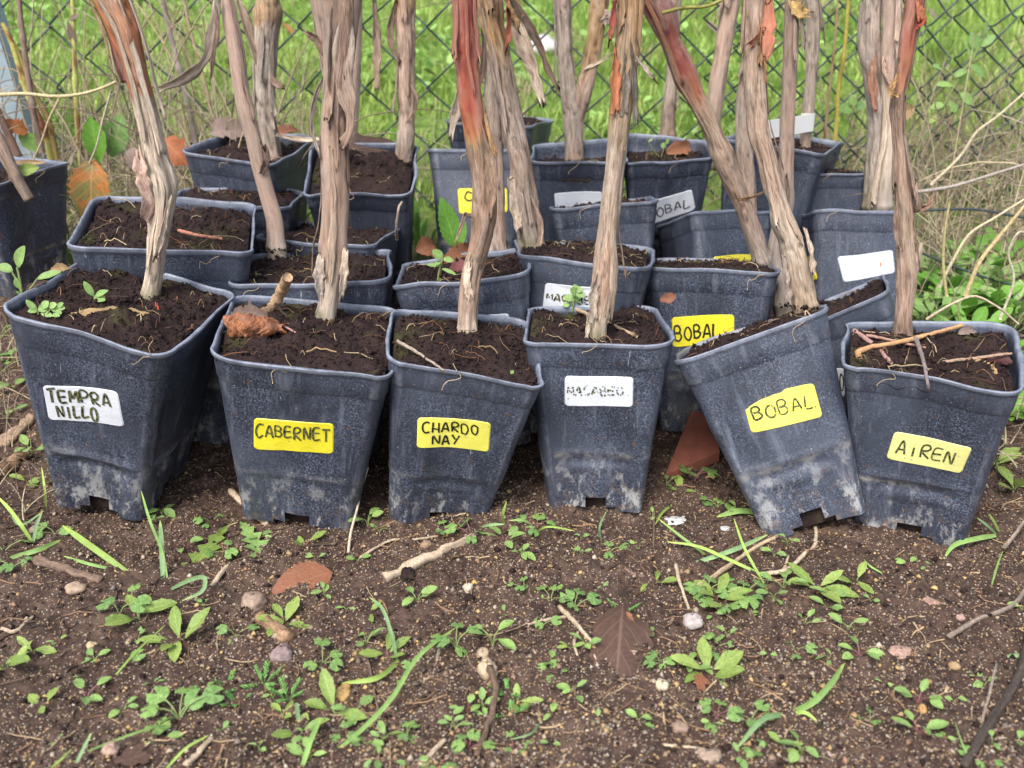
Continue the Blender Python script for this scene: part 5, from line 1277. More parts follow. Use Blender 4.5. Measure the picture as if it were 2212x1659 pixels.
def seedling(kind, px, py, size, n, seed, lift=None):
    phrase, lk, mat = KIND[kind]; r = np.random.default_rng(seed)
    p = on_ground(px, py); s_ = px_m(size, p); p[2] -= .001
    root = empty("seedling", p); ts = []
    a0 = r.uniform(0, 6.283)
    if kind == 'F':
        for i in range(n):
            a = a0 + i * 2.4; tb = Tubes(); el = r.uniform(.3, 1.0); L = s_ * r.uniform(.8, 1.2); q = np.linspace(0, 1, 7)[:, None]
            dr = np.array([math.cos(a) * math.cos(el), math.sin(a) * math.cos(el), math.sin(el)]); ax = q * dr * L + np.array([0, 0, .15 * L]) * q * (1 - q)
            tb.add(ax, .0005, (.11, .25, .06), 3)
            for k in range(2, 7):
                for sg in (-1, 1):
                    sd_ = np.cross(dr, [0, 0, 1]) * sg; e = ax[k] + (sd_ * .8 + dr * .7 + np.array([0, 0, .2])) * L * .28 * r.uniform(.7, 1.2)
                    tb.add(np.array([ax[k], (ax[k] + e) / 2 + [0, 0, .001], e]), [.0007, .0008, .0003], np.array((.20, .42, .11)) * r.uniform(.8, 1.3), 3)
            link("leaf", tb.mesh("feathery_leaf", M_GRASS), root)
    else:
        for i in range(n):
            cot = kind == 'O' and i < 2
            a = a0 + (i * math.pi if cot else i * 2.399 + .7) + r.normal(0, .25)
            reach = s_ * {'I': r.uniform(.25, .85), 'O': r.uniform(.12, .3) if cot else r.uniform(.1, .5), 'L': r.uniform(.05, .2)}[kind]
            h = s_ * {'I': r.uniform(.25, .75), 'O': r.uniform(.3, .6), 'L': r.uniform(.08, .3)}[kind]
            b = np.array([math.cos(a) * reach, math.sin(a) * reach, h])
            L = s_ * {'I': r.uniform(.42, .72), 'O': r.uniform(.5, .75) if cot else r.uniform(.4, .8), 'L': r.uniform(.7, 1.15)}[kind]
            W = L * {'I': r.uniform(1.0, 1.15), 'O': r.uniform(.50, .62), 'L': r.uniform(.34, .46)}[kind]
            el = {'I': r.normal(-.05, .25), 'O': r.normal(.15, .25), 'L': r.normal(.35, .22)}[kind]
            e = b + L * np.array([math.cos(a) * math.cos(el), math.sin(a) * math.cos(el), math.sin(el)])
            L, W = round(L / .002) * .002 or .002, round(W / .002) * .002 or .002
            me = leaf_mesh(lk, L, W, mat, float(r.choice([.1, .3])), float(r.choice([.15, .35])), int(r.integers(3)))
            o = bpy.data.objects.new("leaf", me); COL.objects.link(o); o.parent = root; o.matrix_local = along(b, e, (r.normal(0, .2), -.25 + r.normal(0, .2), 1))
            ts.append((spline(np.array([(0, 0, 0), b * np.array([.4, .4, .75]), b]), n=5), max(.0004, .035 * s_)))
        tb = Tubes()
        for P, r0 in ts: tb.add(P, np.linspace(r0, r0 * .7, len(P)), (0, 0, 0), 4)
        link("stem", tb.mesh("seedling_stem", M_PSTEM if r.random() < .25 else M_STEM), root)
    WANT.append((root, ("big " if size > 62 else "tiny " if size < 30 else "") + phrase, px, py, "seedling", {'I': "scalloped seedlings on the bare soil", 'O': "oval leaved seedlings on the bare soil", 'L': "toothed rosettes on the bare soil", 'F': "feathery seedlings on the bare soil"}[kind]))
SEED = """I 285 1312 48 2;I 258 1330 52 3;L 300 1335 75 3;O 300 1385 30 3;L 388 1392 72 6;I 508 1378 44 3;I 268 1442 60 1;L 18 1450 80 4;L 75 1412 52 3;O 205 1428 34 4;O 186 1515 58 4;O 268 1540 42 3;
I 388 1555 70 7;O 352 1612 50 2;I 490 1198 40 3;I 455 1130 34 3;O 405 1190 40 3;O 338 1130 34 3;I 28 1228 50 3;I 8 1192 50 2;F 492 1486 30 3;F 512 1522 32 4;O 66 985 46 4;O 30 850 44 3;I 12 805 50 3;I 28 775 46 3;L 60 1045 40 3;L 95 1050 36 3;
L 615 1348 58 5;O 702 1290 34 4;O 748 1318 32 2;L 795 1330 40 3;O 792 1395 46 4;L 835 1420 50 4;I 985 1398 52 5;O 1065 1395 62 4;O 902 1305 48 4;F 570 1478 46 5;F 622 1512 44 5;L 722 1540 72 3;O 772 1545 48 3;I 748 1596 38 4;O 792 1612 46 3;O 832 1605 46 3;
I 880 1592 40 4;O 662 1600 40 4;O 1042 1532 46 4;O 985 1572 38 3;O 1010 1540 40 4;I 1012 1618 46 4;O 975 1570 36 2;F 1095 1500 34 4;F 1100 1545 36 3;O 885 1660 30 2;I 950 1655 46 4;L 610 1548 48 3;O 795 1138 52 3;I 1018 1162 44 4;O 1090 1178 48 5;I 962 1148 34 3;L 662 1178 46 3;O 682 1212 26 3;O 772 1215 34 2;I 698 1440 44 4;L 645 1588 60 3;O 670 1640 50 3;O 820 1650 46 3;
I 1158 1145 38 5;O 1128 1205 40 5;O 1256 1200 24 3;I 1312 1200 34 3;L 1418 1262 46 3;I 1132 1275 34 4;I 1190 1298 38 4;I 1240 1318 44 4;I 1172 1350 36 3;O 1262 1400 40 3;L 1232 1402 34 3;O 1190 1438 36 3;I 1186 1455 32 4;O 1240 1500 42 4;L 1118 1520 40 4;O 1192 1552 34 2;O 1380 1562 36 3;
L 1548 1298 66 6;I 1604 1296 50 6;I 1528 1282 48 6;I 1560 1320 42 5;O 1540 1338 32 2;I 1548 1398 38 5;O 1572 1382 36 3;L 1532 1462 78 4;O 1488 1446 46 4;I 1425 1432 38 4;O 1545 1478 36 2;I 1548 1552 46 5;I 1622 1556 46 4;O 1538 1572 30 2;O 1598 1645 40 3;O 1642 1632 34 3;I 1632 1628 36 3;I 1500 1038 46 6;I 1550 1095 34 4;O 1592 1106 34 3;F 1346 1328 44 2;O 1255 1165 22 2;O 1375 1185 26 3;
O 1692 1272 46 5;O 1670 1296 42 3;L 1762 1278 66 5;L 1850 1262 58 3;O 1790 1300 44 3;O 1962 1228 32 3;O 1998 1232 24 2;O 1738 1350 32 3;O 1785 1320 42 3;O 1832 1362 52 3;I 1718 1410 32 3;O 1856 1422 54 5;O 1795 1428 36 3;O 1982 1522 62 5;O 1985 1592 66 5;O 1730 1630 54 4;L 1692 1612 46 3;O 2108 1466 26 3;O 2126 1484 34 2;O 2142 1608 34 2;I 2122 1648 38 3;O 2196 1612 46 2;O 2206 1318 34 3;O 2060 1518 26 2;
I 600 1120 30 3;O 820 1150 28 3;O 350 1115 40 3;O 1700 1180 40 3;O 1672 1205 34 3;L 2150 1010 60 4;L 2190 1060 60 4;O 2140 960 44 4;O 2180 900 40 4;I 2170 830 50 3;O 15 905 40 3;I 5 730 44 3;I 120 1155 34 3;O 560 1170 34 3;L 1470 1060 34 3;O 1440 1050 30 3;O 1410 1120 24 2;
O 128 1395 26 3;O 152 1465 24 2;O 330 1480 26 3;O 440 1310 26 3;O 590 1510 28 3;O 860 1490 26 3;I 905 1440 28 3;O 1090 1330 24 2;O 1300 1270 22 2;O 1410 1370 24 3;O 1460 1560 22 2;O 1640 1330 24 3;O 1660 1420 24 2;O 1760 1520 22 3;O 1880 1300 24 2;O 1910 1480 22 2;O 2040 1600 26 3;I 1880 1560 26 3;O 480 1580 26 3;I 440 1500 30 3;O 120 1600 30 3;L 90 1530 44 3;O 560 1620 30 3;I 1110 1620 34 4;O 1190 1610 26 2;O 1290 1560 24 2"""
for k, ln_ in enumerate(SEED.replace("\n", "").split(";")):
    a_ = ln_.split()
    if len(a_) == 5: seedling(a_[0], float(a_[1]), float(a_[2]), float(a_[3]) * 1.03, int(a_[4]), 100 + k)

# ------------------------------------------------------------------ single grass blades in front
def blade(pts, w, hs, seed, col=(.28, .45, .13)):
    """pts: picture points from root to tip; hs: height of each above the soil, metres; kept upright by the ground under them"""
    P = []
    for (x, y), h in zip(pts, hs):
        p = on_ground(x, y)
        if h: # move the point along its sight line until it floats h above the soil
            d = ray(x, y); lo, hi = .2, (p - CAM)[1] / d[1]
            for _ in range(30):
                t = (lo + hi) / 2; q = CAM + t * d
                if q[2] - float(ground(q[0], q[1])) > h: lo = t
                else: hi = t
            p = CAM + lo * d
        P.append(p + [0, 0, .001])
    P = np.array(P); c0 = P[0].copy(); S = spline(P, n=14) if len(P) > 2 else np.linspace(P[0], P[1], 14)
    q = np.linspace(0, 1, 14); W = px_m(w * .66, P[0]) / 2 * np.clip(np.sin((q * .88 + .12) * math.pi) ** .5 * 1.1, .12, 1)
    T, N, B = frames(S, (.2, -.8, .5)); L = [S - B * W[:, None] , S + N * W[:, None] * -.35, S + B * W[:, None]]
    V = np.stack(L, 1).reshape(-1, 3) - c0; r = np.random.default_rng(seed)
    C = np.repeat(np.array(col)[None] * r.uniform(.8, 1.2) * (1 + .25 * q[:, None]) + np.array((.12, .08, .0)) * (q[:, None] > .9), 3, 0)
    o = link("grass_shoot", np_mesh("grass_shoot", V, grid_q(14, 3), M_GRASS, C)); o.location = c0
    x, y = pts[0]; WANT.append((o, "grass blade rooted", x, y, "grass blade", "grass blades on the bare soil"))
BL = [([(362, 1255), (352, 1200), (325, 1130), (305, 1062)], 9, (0, .02, .05, .07)), ([(352, 1255), (350, 1200), (346, 1126)], 16, (0, .02, .035)), ([(276, 1238), (215, 1195), (135, 1137)], 20, (0, .012, .012)), ([(262, 1235), (200, 1222), (138, 1203)], 10, (0, .006, .004)),
      ([(370, 1274), (410, 1255), (443, 1252), (440, 1275), (393, 1300)], 14, (.002, .012, .02, .016, .006)), ([(70, 1172), (45, 1135), (10, 1090), (-10, 1070)], 12, (0, .02, .03, .035)), ([(22, 1207), (75, 1192), (132, 1168)], 16, (0, .006, .006)), ([(72, 1175), (78, 1140), (92, 1105)], 10, (0, .015, .03)),
      ([(230, 1485), (280, 1425), (357, 1352)], 7, (.002, .008, .004)), ([(190, 1625), (280, 1590), (368, 1562)], 8, (.002, .006, .004)), ([(160, 1662), (180, 1620), (198, 1585)], 11, (0, .01, .02)), ([(110, 1662), (135, 1640), (155, 1620)], 8, (0, .006, .006)),
      ([(720, 1630), (785, 1575), (845, 1512), (895, 1430), (985, 1357)], 17, (0, .008, .012, .015, .006)), ([(858, 1430), (845, 1370), (825, 1315), (798, 1292)], 12, (0, .02, .035, .035)), ([(864, 1428), (810, 1468), (738, 1478)], 16, (0, .008, .003)), ([(652, 1662), (670, 1605), (694, 1552)], 18, (0, .01, .012)),
      ([(640, 1520), (650, 1560), (668, 1560)], 14, (.008, .006, .0)), ([(1660, 1250), (1573, 1210), (1500, 1180), (1440, 1172)], 11, (0, .008, .010, .006)), ([(1524, 1200), (1470, 1160), (1422, 1122)], 9, (0, .012, .02)), ([(1494, 1220), (1570, 1195), (1658, 1157)], 15, (0, .008, .008)), ([(1650, 1262), (1610, 1190), (1585, 1122)], 10, (0, .025, .045)),
      ([(1702, 1545), (1755, 1520), (1790, 1485), (1824, 1435)], 22, (0, .010, .014, .014)), ([(1700, 1545), (1650, 1555), (1590, 1620)], 18, (0, .012, .006)), ([(1705, 1545), (1740, 1542), (1765, 1560)], 12, (0, .006, .002)), ([(2152, 1158), (2110, 1165), (2060, 1180), (2036, 1212)], 16, (.004, .012, .010, .002)), ([(2152, 1155), (2130, 1135), (2110, 1120)], 10, (.002, .02, .03)), ([(2158, 1152), (2148, 1130), (2136, 1112)], 10, (.002, .02, .035)),
      ([(2142, 1265), (2155, 1220), (2166, 1192)], 9, (0, .006, .002)), ([(1040, 1140), (1062, 1135), (1090, 1134)], 9, (0, .01, .012)), ([(1088, 1138), (1086, 1112), (1094, 1085)], 10, (0, .02, .035)), ([(1150, 1135), (1125, 1125), (1100, 1126)], 7, (0, .01, .012)), ([(1300, 1175), (1295, 1140), (1310, 1106)], 7, (0, .02, .03)), ([(1160, 1150), (1180, 1140), (1240, 1148)], 6, (0, .012, .006)),
      ([(1640, 1110), (1600, 1105), (1548, 1118)], 18, (.004, .008, .004)), ([(20, 1110), (60, 1130), (95, 1105)], 8, (0, .01, .02)), ([(100, 1100), (97, 1060), (90, 1010)], 7, (0, .03, .05)), ([(2100, 1660), (2075, 1600), (2062, 1560)], 7, (0, .01, .012)), ([(1170, 1560), (1140, 1590), (1100, 1600)], 7, (0, .006, .004)), ([(360, 1662), (400, 1620), (452, 1590)], 9, (0, .008, .008)),
      ([(1905, 1240), (1880, 1225), (1866, 1210)], 6, (0, .004, .004)), ([(2175, 1420), (2200, 1418), (2225, 1425)], 14, (.002, .005, .002)), ([(1455, 1090), (1430, 1110), (1415, 1135)], 8, (0, .006, .004))]
for k, (p, w, h) in enumerate(BL): blade(p, w, h, 400 + k, [(.28, .45, .13), (.24, .38, .17), (.33, .48, .11)][k % 3])

# ------------------------------------------------------------------ things growing and lying in the pots
def sprig(label, key, base, stems, leaves, cat="seedling", name="seedling", y=None, curl=.2, group=None):
    """a small plant drawn from picture points: leaves = (from, to, width, kind, material)"""
    b = soil_point(key, *base) if y is None else at_y(*base, y)
    root = empty(name, b); tag(root, label, cat, group); r = np.random.default_rng(len(label))
    yb = b[1]; tb = Tubes()
    P = lambda q, dy=0: at_y(q[0], q[1], yb + dy)
    for st_ in stems:
        w = st_[-1]; S = spline(np.array([P(q) for q in st_[:-1]]), n=10) if len(st_) > 3 else np.linspace(P(st_[0]), P(st_[1]), 6)
        tb.add(S - b, px_m(w, b) / 2, (0, 0, 0), 5)
    if tb.n: link("stem", np_mesh("stem", np.concatenate(tb.V), np.concatenate(tb.Q), M_STEM), root)
    for i, (p0, p1, w, kind, mat) in enumerate(leaves):
        leaf_between("leaf", P(p0), P(p1, r.uniform(-.006, .006)), px_m(w, b), kind, mat, (r.normal(0, .2), -.8, .7), root, curl, .25, i % 3)
    return root
sprig("fresh green weed with three stalked leaves at the TEMPRANILLO rim", 'F1', (30, 668), [((30, 668), (28, 655), (48, 637), 5), ((48, 637), (44, 610), (37, 577), 5), ((48, 637), (36, 605), (24, 585), 4), ((48, 637), (66, 622), (81, 602), 4)],
      [((37, 578), (50, 532), 28, 'oval', L_FRESH), ((27, 586), (-4, 572), 22, 'oval', L_FRESH), ((80, 602), (130, 585), 18, 'oval', L_FRESH), ((44, 625), (33, 600), 16, 'oval', L_FRESH), ((48, 638), (35, 629), 8, 'oval', L_FRESH)], y=.935)
sprig("two leaved sprout in the middle of the TEMPRANILLO pot", 'F1', (203, 660), [((203, 660), (204, 645), (203, 638), 3)], [((203, 640), (181, 608), 15, 'oval', L_FRESH), ((204, 640), (232, 627), 14, 'oval', L_FRESH), ((204, 640), (226, 648), 22, 'oval', L_FRESH)])
lv = [((80 + dx, 672 + dy), (80 + dx + ex, 672 + dy + ey), w, 'oval', L_FRESH) for dx, dy, ex, ey, w in ((0, 0, -24, -24, 14), (0, 0, -20, 0, 14), (2, -2, 24, -8, 20), (0, 2, 16, 8, 22), (8, 4, 26, 6, 14), (12, -6, 12, -16, 18), (26, -8, 16, -8, 16), (30, -6, 18, 4, 14), (44, -8, 12, -10, 12), (46, -8, 14, 2, 12), (42, -4, 10, 10, 12), (34, 6, 14, 4, 12), (34, 8, 10, 10, 10))]
sprig("dense patch of tiny pale green leaves at the TEMPRANILLO rim", 'F1', (84, 682), [((84, 682), (82, 672), 4), ((100, 680), (112, 664), 3), ((118, 684), (124, 664), 3)], lv)
sprig("yellow green weed with paired leaves in pot of the smudged seedlings", 'R2c', (945, 612), [((945, 612), (948, 590), (956, 558), 5)], [((956, 560), (935, 540), 22, 'oval', L_FRESH), ((957, 560), (980, 562), 14, 'oval', L_FRESH), ((954, 575), (920, 570), 10, 'oval', L_FRESH), ((955, 580), (985, 592), 9, 'oval', L_FRESH), ((948, 600), (952, 618), 14, 'oval', L_FRESH), ((950, 565), (940, 572), 14, 'oval', L_OVAL)])
sprig("tall bright upright leaf behind the red topped trunk", 'R2c', (985, 560), [((985, 560), (984, 530), 5)], [((985, 535), (953, 428), 46, 'serrate', L_WEED), ((992, 535), (1004, 478), 20, 'oval', L_WEED)], name="upright_leaf", cat="weed", curl=.05)
sprig("light green sprig in front of the smudged white label", 'F4', (1236, 674), [((1236, 674), (1240, 650), (1244, 622), 4), ((1238, 655), (1226, 648), 3)], [((1244, 634), (1232, 626), 20, 'oval', L_FRESH), ((1246, 630), (1258, 622), 14, 'oval', L_FRESH), ((1245, 634), (1262, 640), 16, 'oval', L_FRESH), ((1240, 648), (1218, 640), 20, 'oval', L_FRESH), ((1240, 645), (1254, 650), 16, 'oval', L_FRESH), ((1230, 656), (1216, 660), 14, 'oval', L_FRESH), ((1244, 626), (1240, 614), 12, 'oval', L_FRESH)])
sprig("tiny two leaved sprout near the CHARDONNAY rim", 'F3', (1101, 818), [((1101, 818), (1101, 806), 2)], [((1101, 808), (1110, 800), 8, 'oval', L_FRESH), ((1101, 808), (1094, 806), 8, 'oval', L_FRESH)])
sprig("tiny sprout beside the CABERNET trunk soil edge", 'F2', (808, 738), [((808, 738), (808, 728), 2)], [((808, 730), (814, 724), 7, 'oval', L_FRESH), ((808, 730), (802, 727), 7, 'oval', L_FRESH)])
sprig("small grass seedling with two arms in the third row pot", 'R3b', (788, 475), [((788, 475), (788, 445), 6)], [((788, 448), (783, 345), 6, 'blade', L_WEED), ((790, 440), (850, 358), 6, 'blade', L_WEED), ((788, 450), (755, 412), 5, 'blade', L_WEED), ((789, 445), (815, 430), 4, 'blade', L_WEED)], name="grass_sprout", cat="grass sprout", curl=.02)
sprig("tall grass sprout with drooping arms in the broken rim pot", 'R3d', (1229, 433), [((1229, 433), (1231, 390), 5)], [((1230, 400), (1240, 245), 6, 'blade', L_WEED), ((1230, 385), (1198, 358), 6, 'blade', L_OVAL), ((1198, 358), (1148, 372), 6, 'blade', L_OVAL), ((1231, 390), (1272, 348), 5, 'blade', L_OVAL), ((1229, 402), (1195, 365), 4, 'blade', L_OVAL)], name="grass_sprout", cat="grass sprout", curl=.02)
sprig("stiff tuft of green needles beside fibrous cane in back row", 'R4b', (862, 315), [], [((864, 315), (832, 262), 5, 'blade', L_WEED), ((865, 315), (842, 266), 5, 'blade', L_WEED), ((862, 312), (828, 272), 4, 'blade', L_WEED), ((866, 312), (850, 272), 4, 'blade', L_WEED)], name="grass_sprout", cat="grass sprout", curl=.02)
sprig("thin curling weed in the half filled OBAL pot", 'R4e', (1425, 340), [((1425, 340), (1412, 325), (1400, 305), 2), ((1428, 340), (1440, 300), 2)], [((1400, 306), (1410, 300), 6, 'oval', L_FRESH), ((1430, 320), (1436, 308), 12, 'oval', L_FRESH), ((1440, 312), (1444, 298), 6, 'oval', L_FRESH)])
sprig("single green scrap of leaf at the jointed vine foot", 'F5', (1712, 652), [], [((1712, 655), (1706, 632), 16, 'torn', L_FRESH)])

def pot_leaf(label, key, p0, p1, w, kind, mat, up=.006, nrm=(0, -.4, 1), curl=.3, fold=.3, seed=0, cat="leaf", name="dry_leaf", dup_=()):
    a, b = soil_point(key, *p0), soil_point(key, *p1); a[2] += up; b[2] += up
    o = leaf_between(name, a, b, px_m(w, a), kind, mat, nrm, None, curl, fold, seed); tag(o, label, cat); return o
# the crumpled orange leaf in the CABERNET pot
root = empty("crumpled_leaf", soil_point('F2', 560, 735)); tag(root, "crumpled orange brown leaf with pink stalk in CABERNET pot", "leaf")
r_ = np.random.default_rng(5)
A_, B_ = soil_point('F2', 492, 722), soil_point('F2', 618, 726)
nq, nu = 40, 26; V = []; UVs = []
rid = lambda x, y, s: abs(float(vn2(np.array(x), np.array(y), s)) - .5) * 2
for i in range(nq):
    q = i / (nq - 1); lo = R(-62 + 26 * rid(q * 9, 0, 21)); hi = R(168 + 70 * (float(vn2(np.array(q * 8.), np.array(3.), 22)) - .4) + 20 * rid(q * 21, 1, 23))
    for j in range(nu):
        u = j / (nu - 1); prof = (.42 + .58 * math.sin(min(q * 1.02 + .12, 1) * math.pi) ** .6) * (1 + .10 * math.sin(q * 19))
        a = lo + u * (hi - lo); rad = .0140 * prof * (1 + .30 * (rid(q * 5, u * 3, 3) - .4) + .26 * (rid(q * 13 + u * 3, u * 7, 4) - .4) + .10 * (rid(q * 30, u * 16, 5) - .4)) * (1 + .35 * max(0, u - .8) * 4)
        c = A_ + (B_ - A_) * q
        V.append(c + np.array([.003 * math.sin(u * 9 + q * 7), -math.cos(a) * rad * 1.05, .008 + math.sin(a) * rad * .95])); UVs.append((u * 2 - 1, q))
V = np.array(V) - np.array(root.location)
link("leaf_skin", np_mesh("leaf_skin", V, grid_q(nq, nu), mat_leaf("crumpled_leaf_skin", (.36, .14, .06), (.20, .085, .05), .5, .6, .12, .12, 60), None, np.array(UVs), smooth=False), root)
tb = Tubes(); s0, s1 = soil_point('F2', 612, 722), soil_point('F2', 655, 734); s0[2] += .010; s1[2] += .003; tb.add(np.linspace(s0, s1, 6) - np.array(root.location), .0012, (.42, .22, .20), 5); link("leaf_stalk", tb.mesh("leaf_stalk", M_FIBRE), root)
pot_leaf("papery grey leaf piece behind the crumpled orange leaf", 'F2', (500, 700), (580, 703), 46, 'torn', L_GREY, .010, (0, -.9, .5), .3, .5, 2)
pot_leaf("long buff torn leaf strip at the front of TEMPRANILLO soil", 'F1', (155, 690), (335, 688), 26, 'torn', L_BUFF, .006, (0, -.7, .8), .12, .2, 4)
pot_leaf("short yellow buff strip under the long torn strip", 'F1', (196, 696), (236, 696), 14, 'torn', L_BUFF, .003, (0, -.6, 1), .1, .1, 5)
pot_leaf("small bright red leaf scrap on the TEMPRANILLO soil", 'F1', (328, 672), (343, 686), 18, 'torn', mat_leaf("red_leaf", (.55, .06, .04), (.60, .10, .07), .1), .008, (0, -.8, .5), .2, .3, 6)
pot_leaf("pale crumpled bark scrap at the back of TEMPRANILLO soil", 'F1', (110, 602), (156, 592), 22, 'torn', L_BUFF, .008, (0, -.7, .6), .3, .5, 7)
pot_leaf("dark brown fibrous bark chunk at the TEMPRANILLO rim", 'F1', (60, 640), (102, 617), 22, 'torn', L_BROWN, .006, (0, -.6, .8), .2, .4, 8)
pot_leaf("brown dry leaf leaning on the weedy pot soil", 'R2c', (900, 560), (945, 548), 46, 'torn', L_RUST, .012, (0, -.9, .4), .4, .4, 9)
pot_leaf("broad brown dry leaf behind the red topped trunk", 'R2c', (960, 585), (1040, 545), 50, 'torn', L_RUST, .010, (0, -.8, .5), .3, .4, 10)
pot_leaf("purple red small leaf pile in weedy pot", 'R2c', (970, 590), (1015, 590), 36, 'torn', mat_leaf("purple_leaf", (.20, .06, .07), (.26, .09, .08), .2), .006, (0, -.6, .8), .3, .4, 11)
pot_leaf("large dry grey brown leaf covering the turned back pot", 'R4a', (455, 312), (550, 302), 58, 'torn', L_GREY, .018, (.1, -.75, .65), .35, .35, 12)
pot_leaf("orange brown leaf behind the weathered grey trunk", 'R4a', (590, 305), (655, 288), 34, 'torn', L_RUST, .010, (0, -.7, .7), .3, .3, 13)
pot_leaf("flat brown leaf on the deep soil of the tipped pot", 'R4b', (700, 345), (855, 322), 62, 'torn', L_BROWN, .010, (0, -.6, .8), .15, .2, 14)
pot_leaf("rolled chestnut leaf in the half filled OBAL pot", 'R4e', (1440, 345), (1515, 330), 34, 'torn', L_RUST, .012, (0, -.9, .4), .4, .6, 15)
pot_leaf("tan papery scrap on the AIREN soil", 'F6', (2080, 785), (2150, 815), 34, 'torn', L_BUFF, .006, (.1, -.7, .7), .2, .2, 16)
pot_leaf("small tan scrap at the front rim of AIREN pot", 'F6', (2052, 812), (2080, 818), 18, 'torn', L_BUFF, .004, (0, -.7, .7), .2, .2, 17)
pot_leaf("maroon dried clump near the AIREN rim", 'F6', (2130, 785), (2185, 792), 30, 'torn', mat_leaf("maroon_leaf", (.10, .035, .035), (.14, .05, .045), .2), .006, (0, -.6, .8), .3, .4, 18)
pot_leaf("pale shrivelled leaf at the back of AIREN soil", 'F6', (2070, 730), (2110, 718), 22, 'torn', L_GREY, .005, (0, -.7, .7), .3, .4, 19)
pot_leaf("pinkish dry curl on the mossy pot soil", 'R2b', (522, 605), (545, 588), 22, 'torn', L_GREY, .005, (0, -.8, .6), .4, .5, 20)
pot_leaf("tiny reddish leaf on the wedged leaning pot soil", 'R2f', (1795, 660), (1830, 655), 16, 'torn', L_ORANGE, .004, (0, -.6, .8), .2, .2, 21)
pot_leaf("buff leaf scrap lying on the CHARDONNAY soil", 'F3', (922, 715), (962, 702), 14, 'torn', L_BUFF, .003, (0, -.5, 1), .1, .2, 22)
o = leaf_between("dry_leaf", at_y(1426, 648, 1.06), at_y(1460, 640, 1.06), .012, 'torn', L_RUST, (0, -1, .3), None, .1, .2, 23); tag(o, "brown dry scrap stuck on the intact BOBAL label pot", "leaf")

def pot_stick(label, key, pts, w, col, seed=0, cat="twig", name="twig", ends=.8):
    P = np.array([soil_point(key, q[0], q[1]) for q in pts]); 
    for p, q in zip(P, pts):
        if len(q) > 2: 
            d = p - CAM; d /= np.linalg.norm(d); k = q[2] / max(.05, -d[2]); p -= d * k
    P[:, 2] += .002; c0 = P[0].copy(); tb = Tubes(); S = spline(P, n=20) if len(P) > 2 else np.linspace(P[0], P[1], 12)
    S[1:-1] += np.random.default_rng(seed).normal(0, .0003, (len(S) - 2, 3))
    rr = px_m(w, P[0]) / 2 * np.linspace(1, ends, len(S)) * (1 + .25 * (vn2(np.arange(len(S)) * .8, np.zeros(len(S)) + seed, seed) - .5))
    tb.add(S - c0, rr, col, 8); o = link(name, tb.mesh(name, M_TWIG)); o.location = c0; tag(o, label, cat); return o
pot_stick("stubby tan broken stick propped up in the CABERNET pot", 'F2', [(590, 668, .004), (605, 640, .016), (622, 603, .036)], 25, (.40, .27, .16), 1, "stick", "stick", .95)
pot_stick("striped brown bark piece lying below the stubby tan stick", 'F2', [(540, 690), (565, 682, .003), (598, 662, .006)], 24, (.22, .15, .09), 2, "stick", "stick")
pot_stick("short dark sliver across the stubby tan stick", 'F2', [(595, 660, .010), (622, 692)], 7, DK, 3)
pot_stick("long hooked orange tan twig across the AIREN soil", 'F6', [(1856, 778, .004), (1852, 768, .006), (1870, 757, .006), (1930, 745, .006), (2000, 728, .006), (2078, 706, .006)], 13, (.46, .26, .13), 4, ends=.7)
pot_stick("pinkish twig under the hooked twig in AIREN pot", 'F6', [(1845, 718, .004), (1862, 730, .004), (1890, 750, .003), (1925, 788, .002)], 11, (.36, .22, .19), 5, ends=.6)
pot_stick("dark grey twig hanging over the front of AIREN rim", 'F6', [(1978, 735, .010), (1988, 765, .010), (1998, 800, .012), (2003, 832, .006), (2004, 858, -.016)], 10, (.21, .17, .16), 6, ends=.5)
pot_stick("thin pale brown twig near the tan scrap in AIREN pot", 'F6', [(2035, 786, .003), (2100, 778, .005), (2185, 768, .008)], 8, (.34, .23, .16), 7)
pot_stick("second pinkish twig lying level on the AIREN soil", 'F6', [(1862, 726, .004), (1920, 738, .004), (2000, 755, .003)], 7, (.34, .20, .16), 8)
pot_stick("thin twig crossing from CABERNET rim to CHARDONNAY rim", 'F3', [(858, 740, .006), (905, 768, .004), (962, 806, .006)], 8, (.30, .24, .19), 9, ends=.6)
pot_stick("pale brown twig at the foot of the straight tan trunk", 'F4', [(1245, 672, .004), (1300, 695, .005), (1375, 730, .003)], 8, (.38, .27, .17), 10)
pot_stick("reddish twig at the back of the wide unlabelled pot", 'R2a', [(385, 502, .006), (430, 512, .006), (480, 520, .004)], 8, (.36, .16, .11), 11)
pot_stick("crooked pale rootlet standing up in the third row pot", 'R3b', [(858, 520, .0), (857, 490, .03), (862, 450, .06), (868, 440, .066)], 6, (.42, .32, .24), 12, ends=.7)
pot_stick("orange looped straw on the intact BOBAL label pot", 'R2e', [(1478, 572, .001), (1484, 560, .008), (1500, 556, .010), (1520, 572, .003), (1560, 570, .002)], 4, (.45, .24, .12), 13)

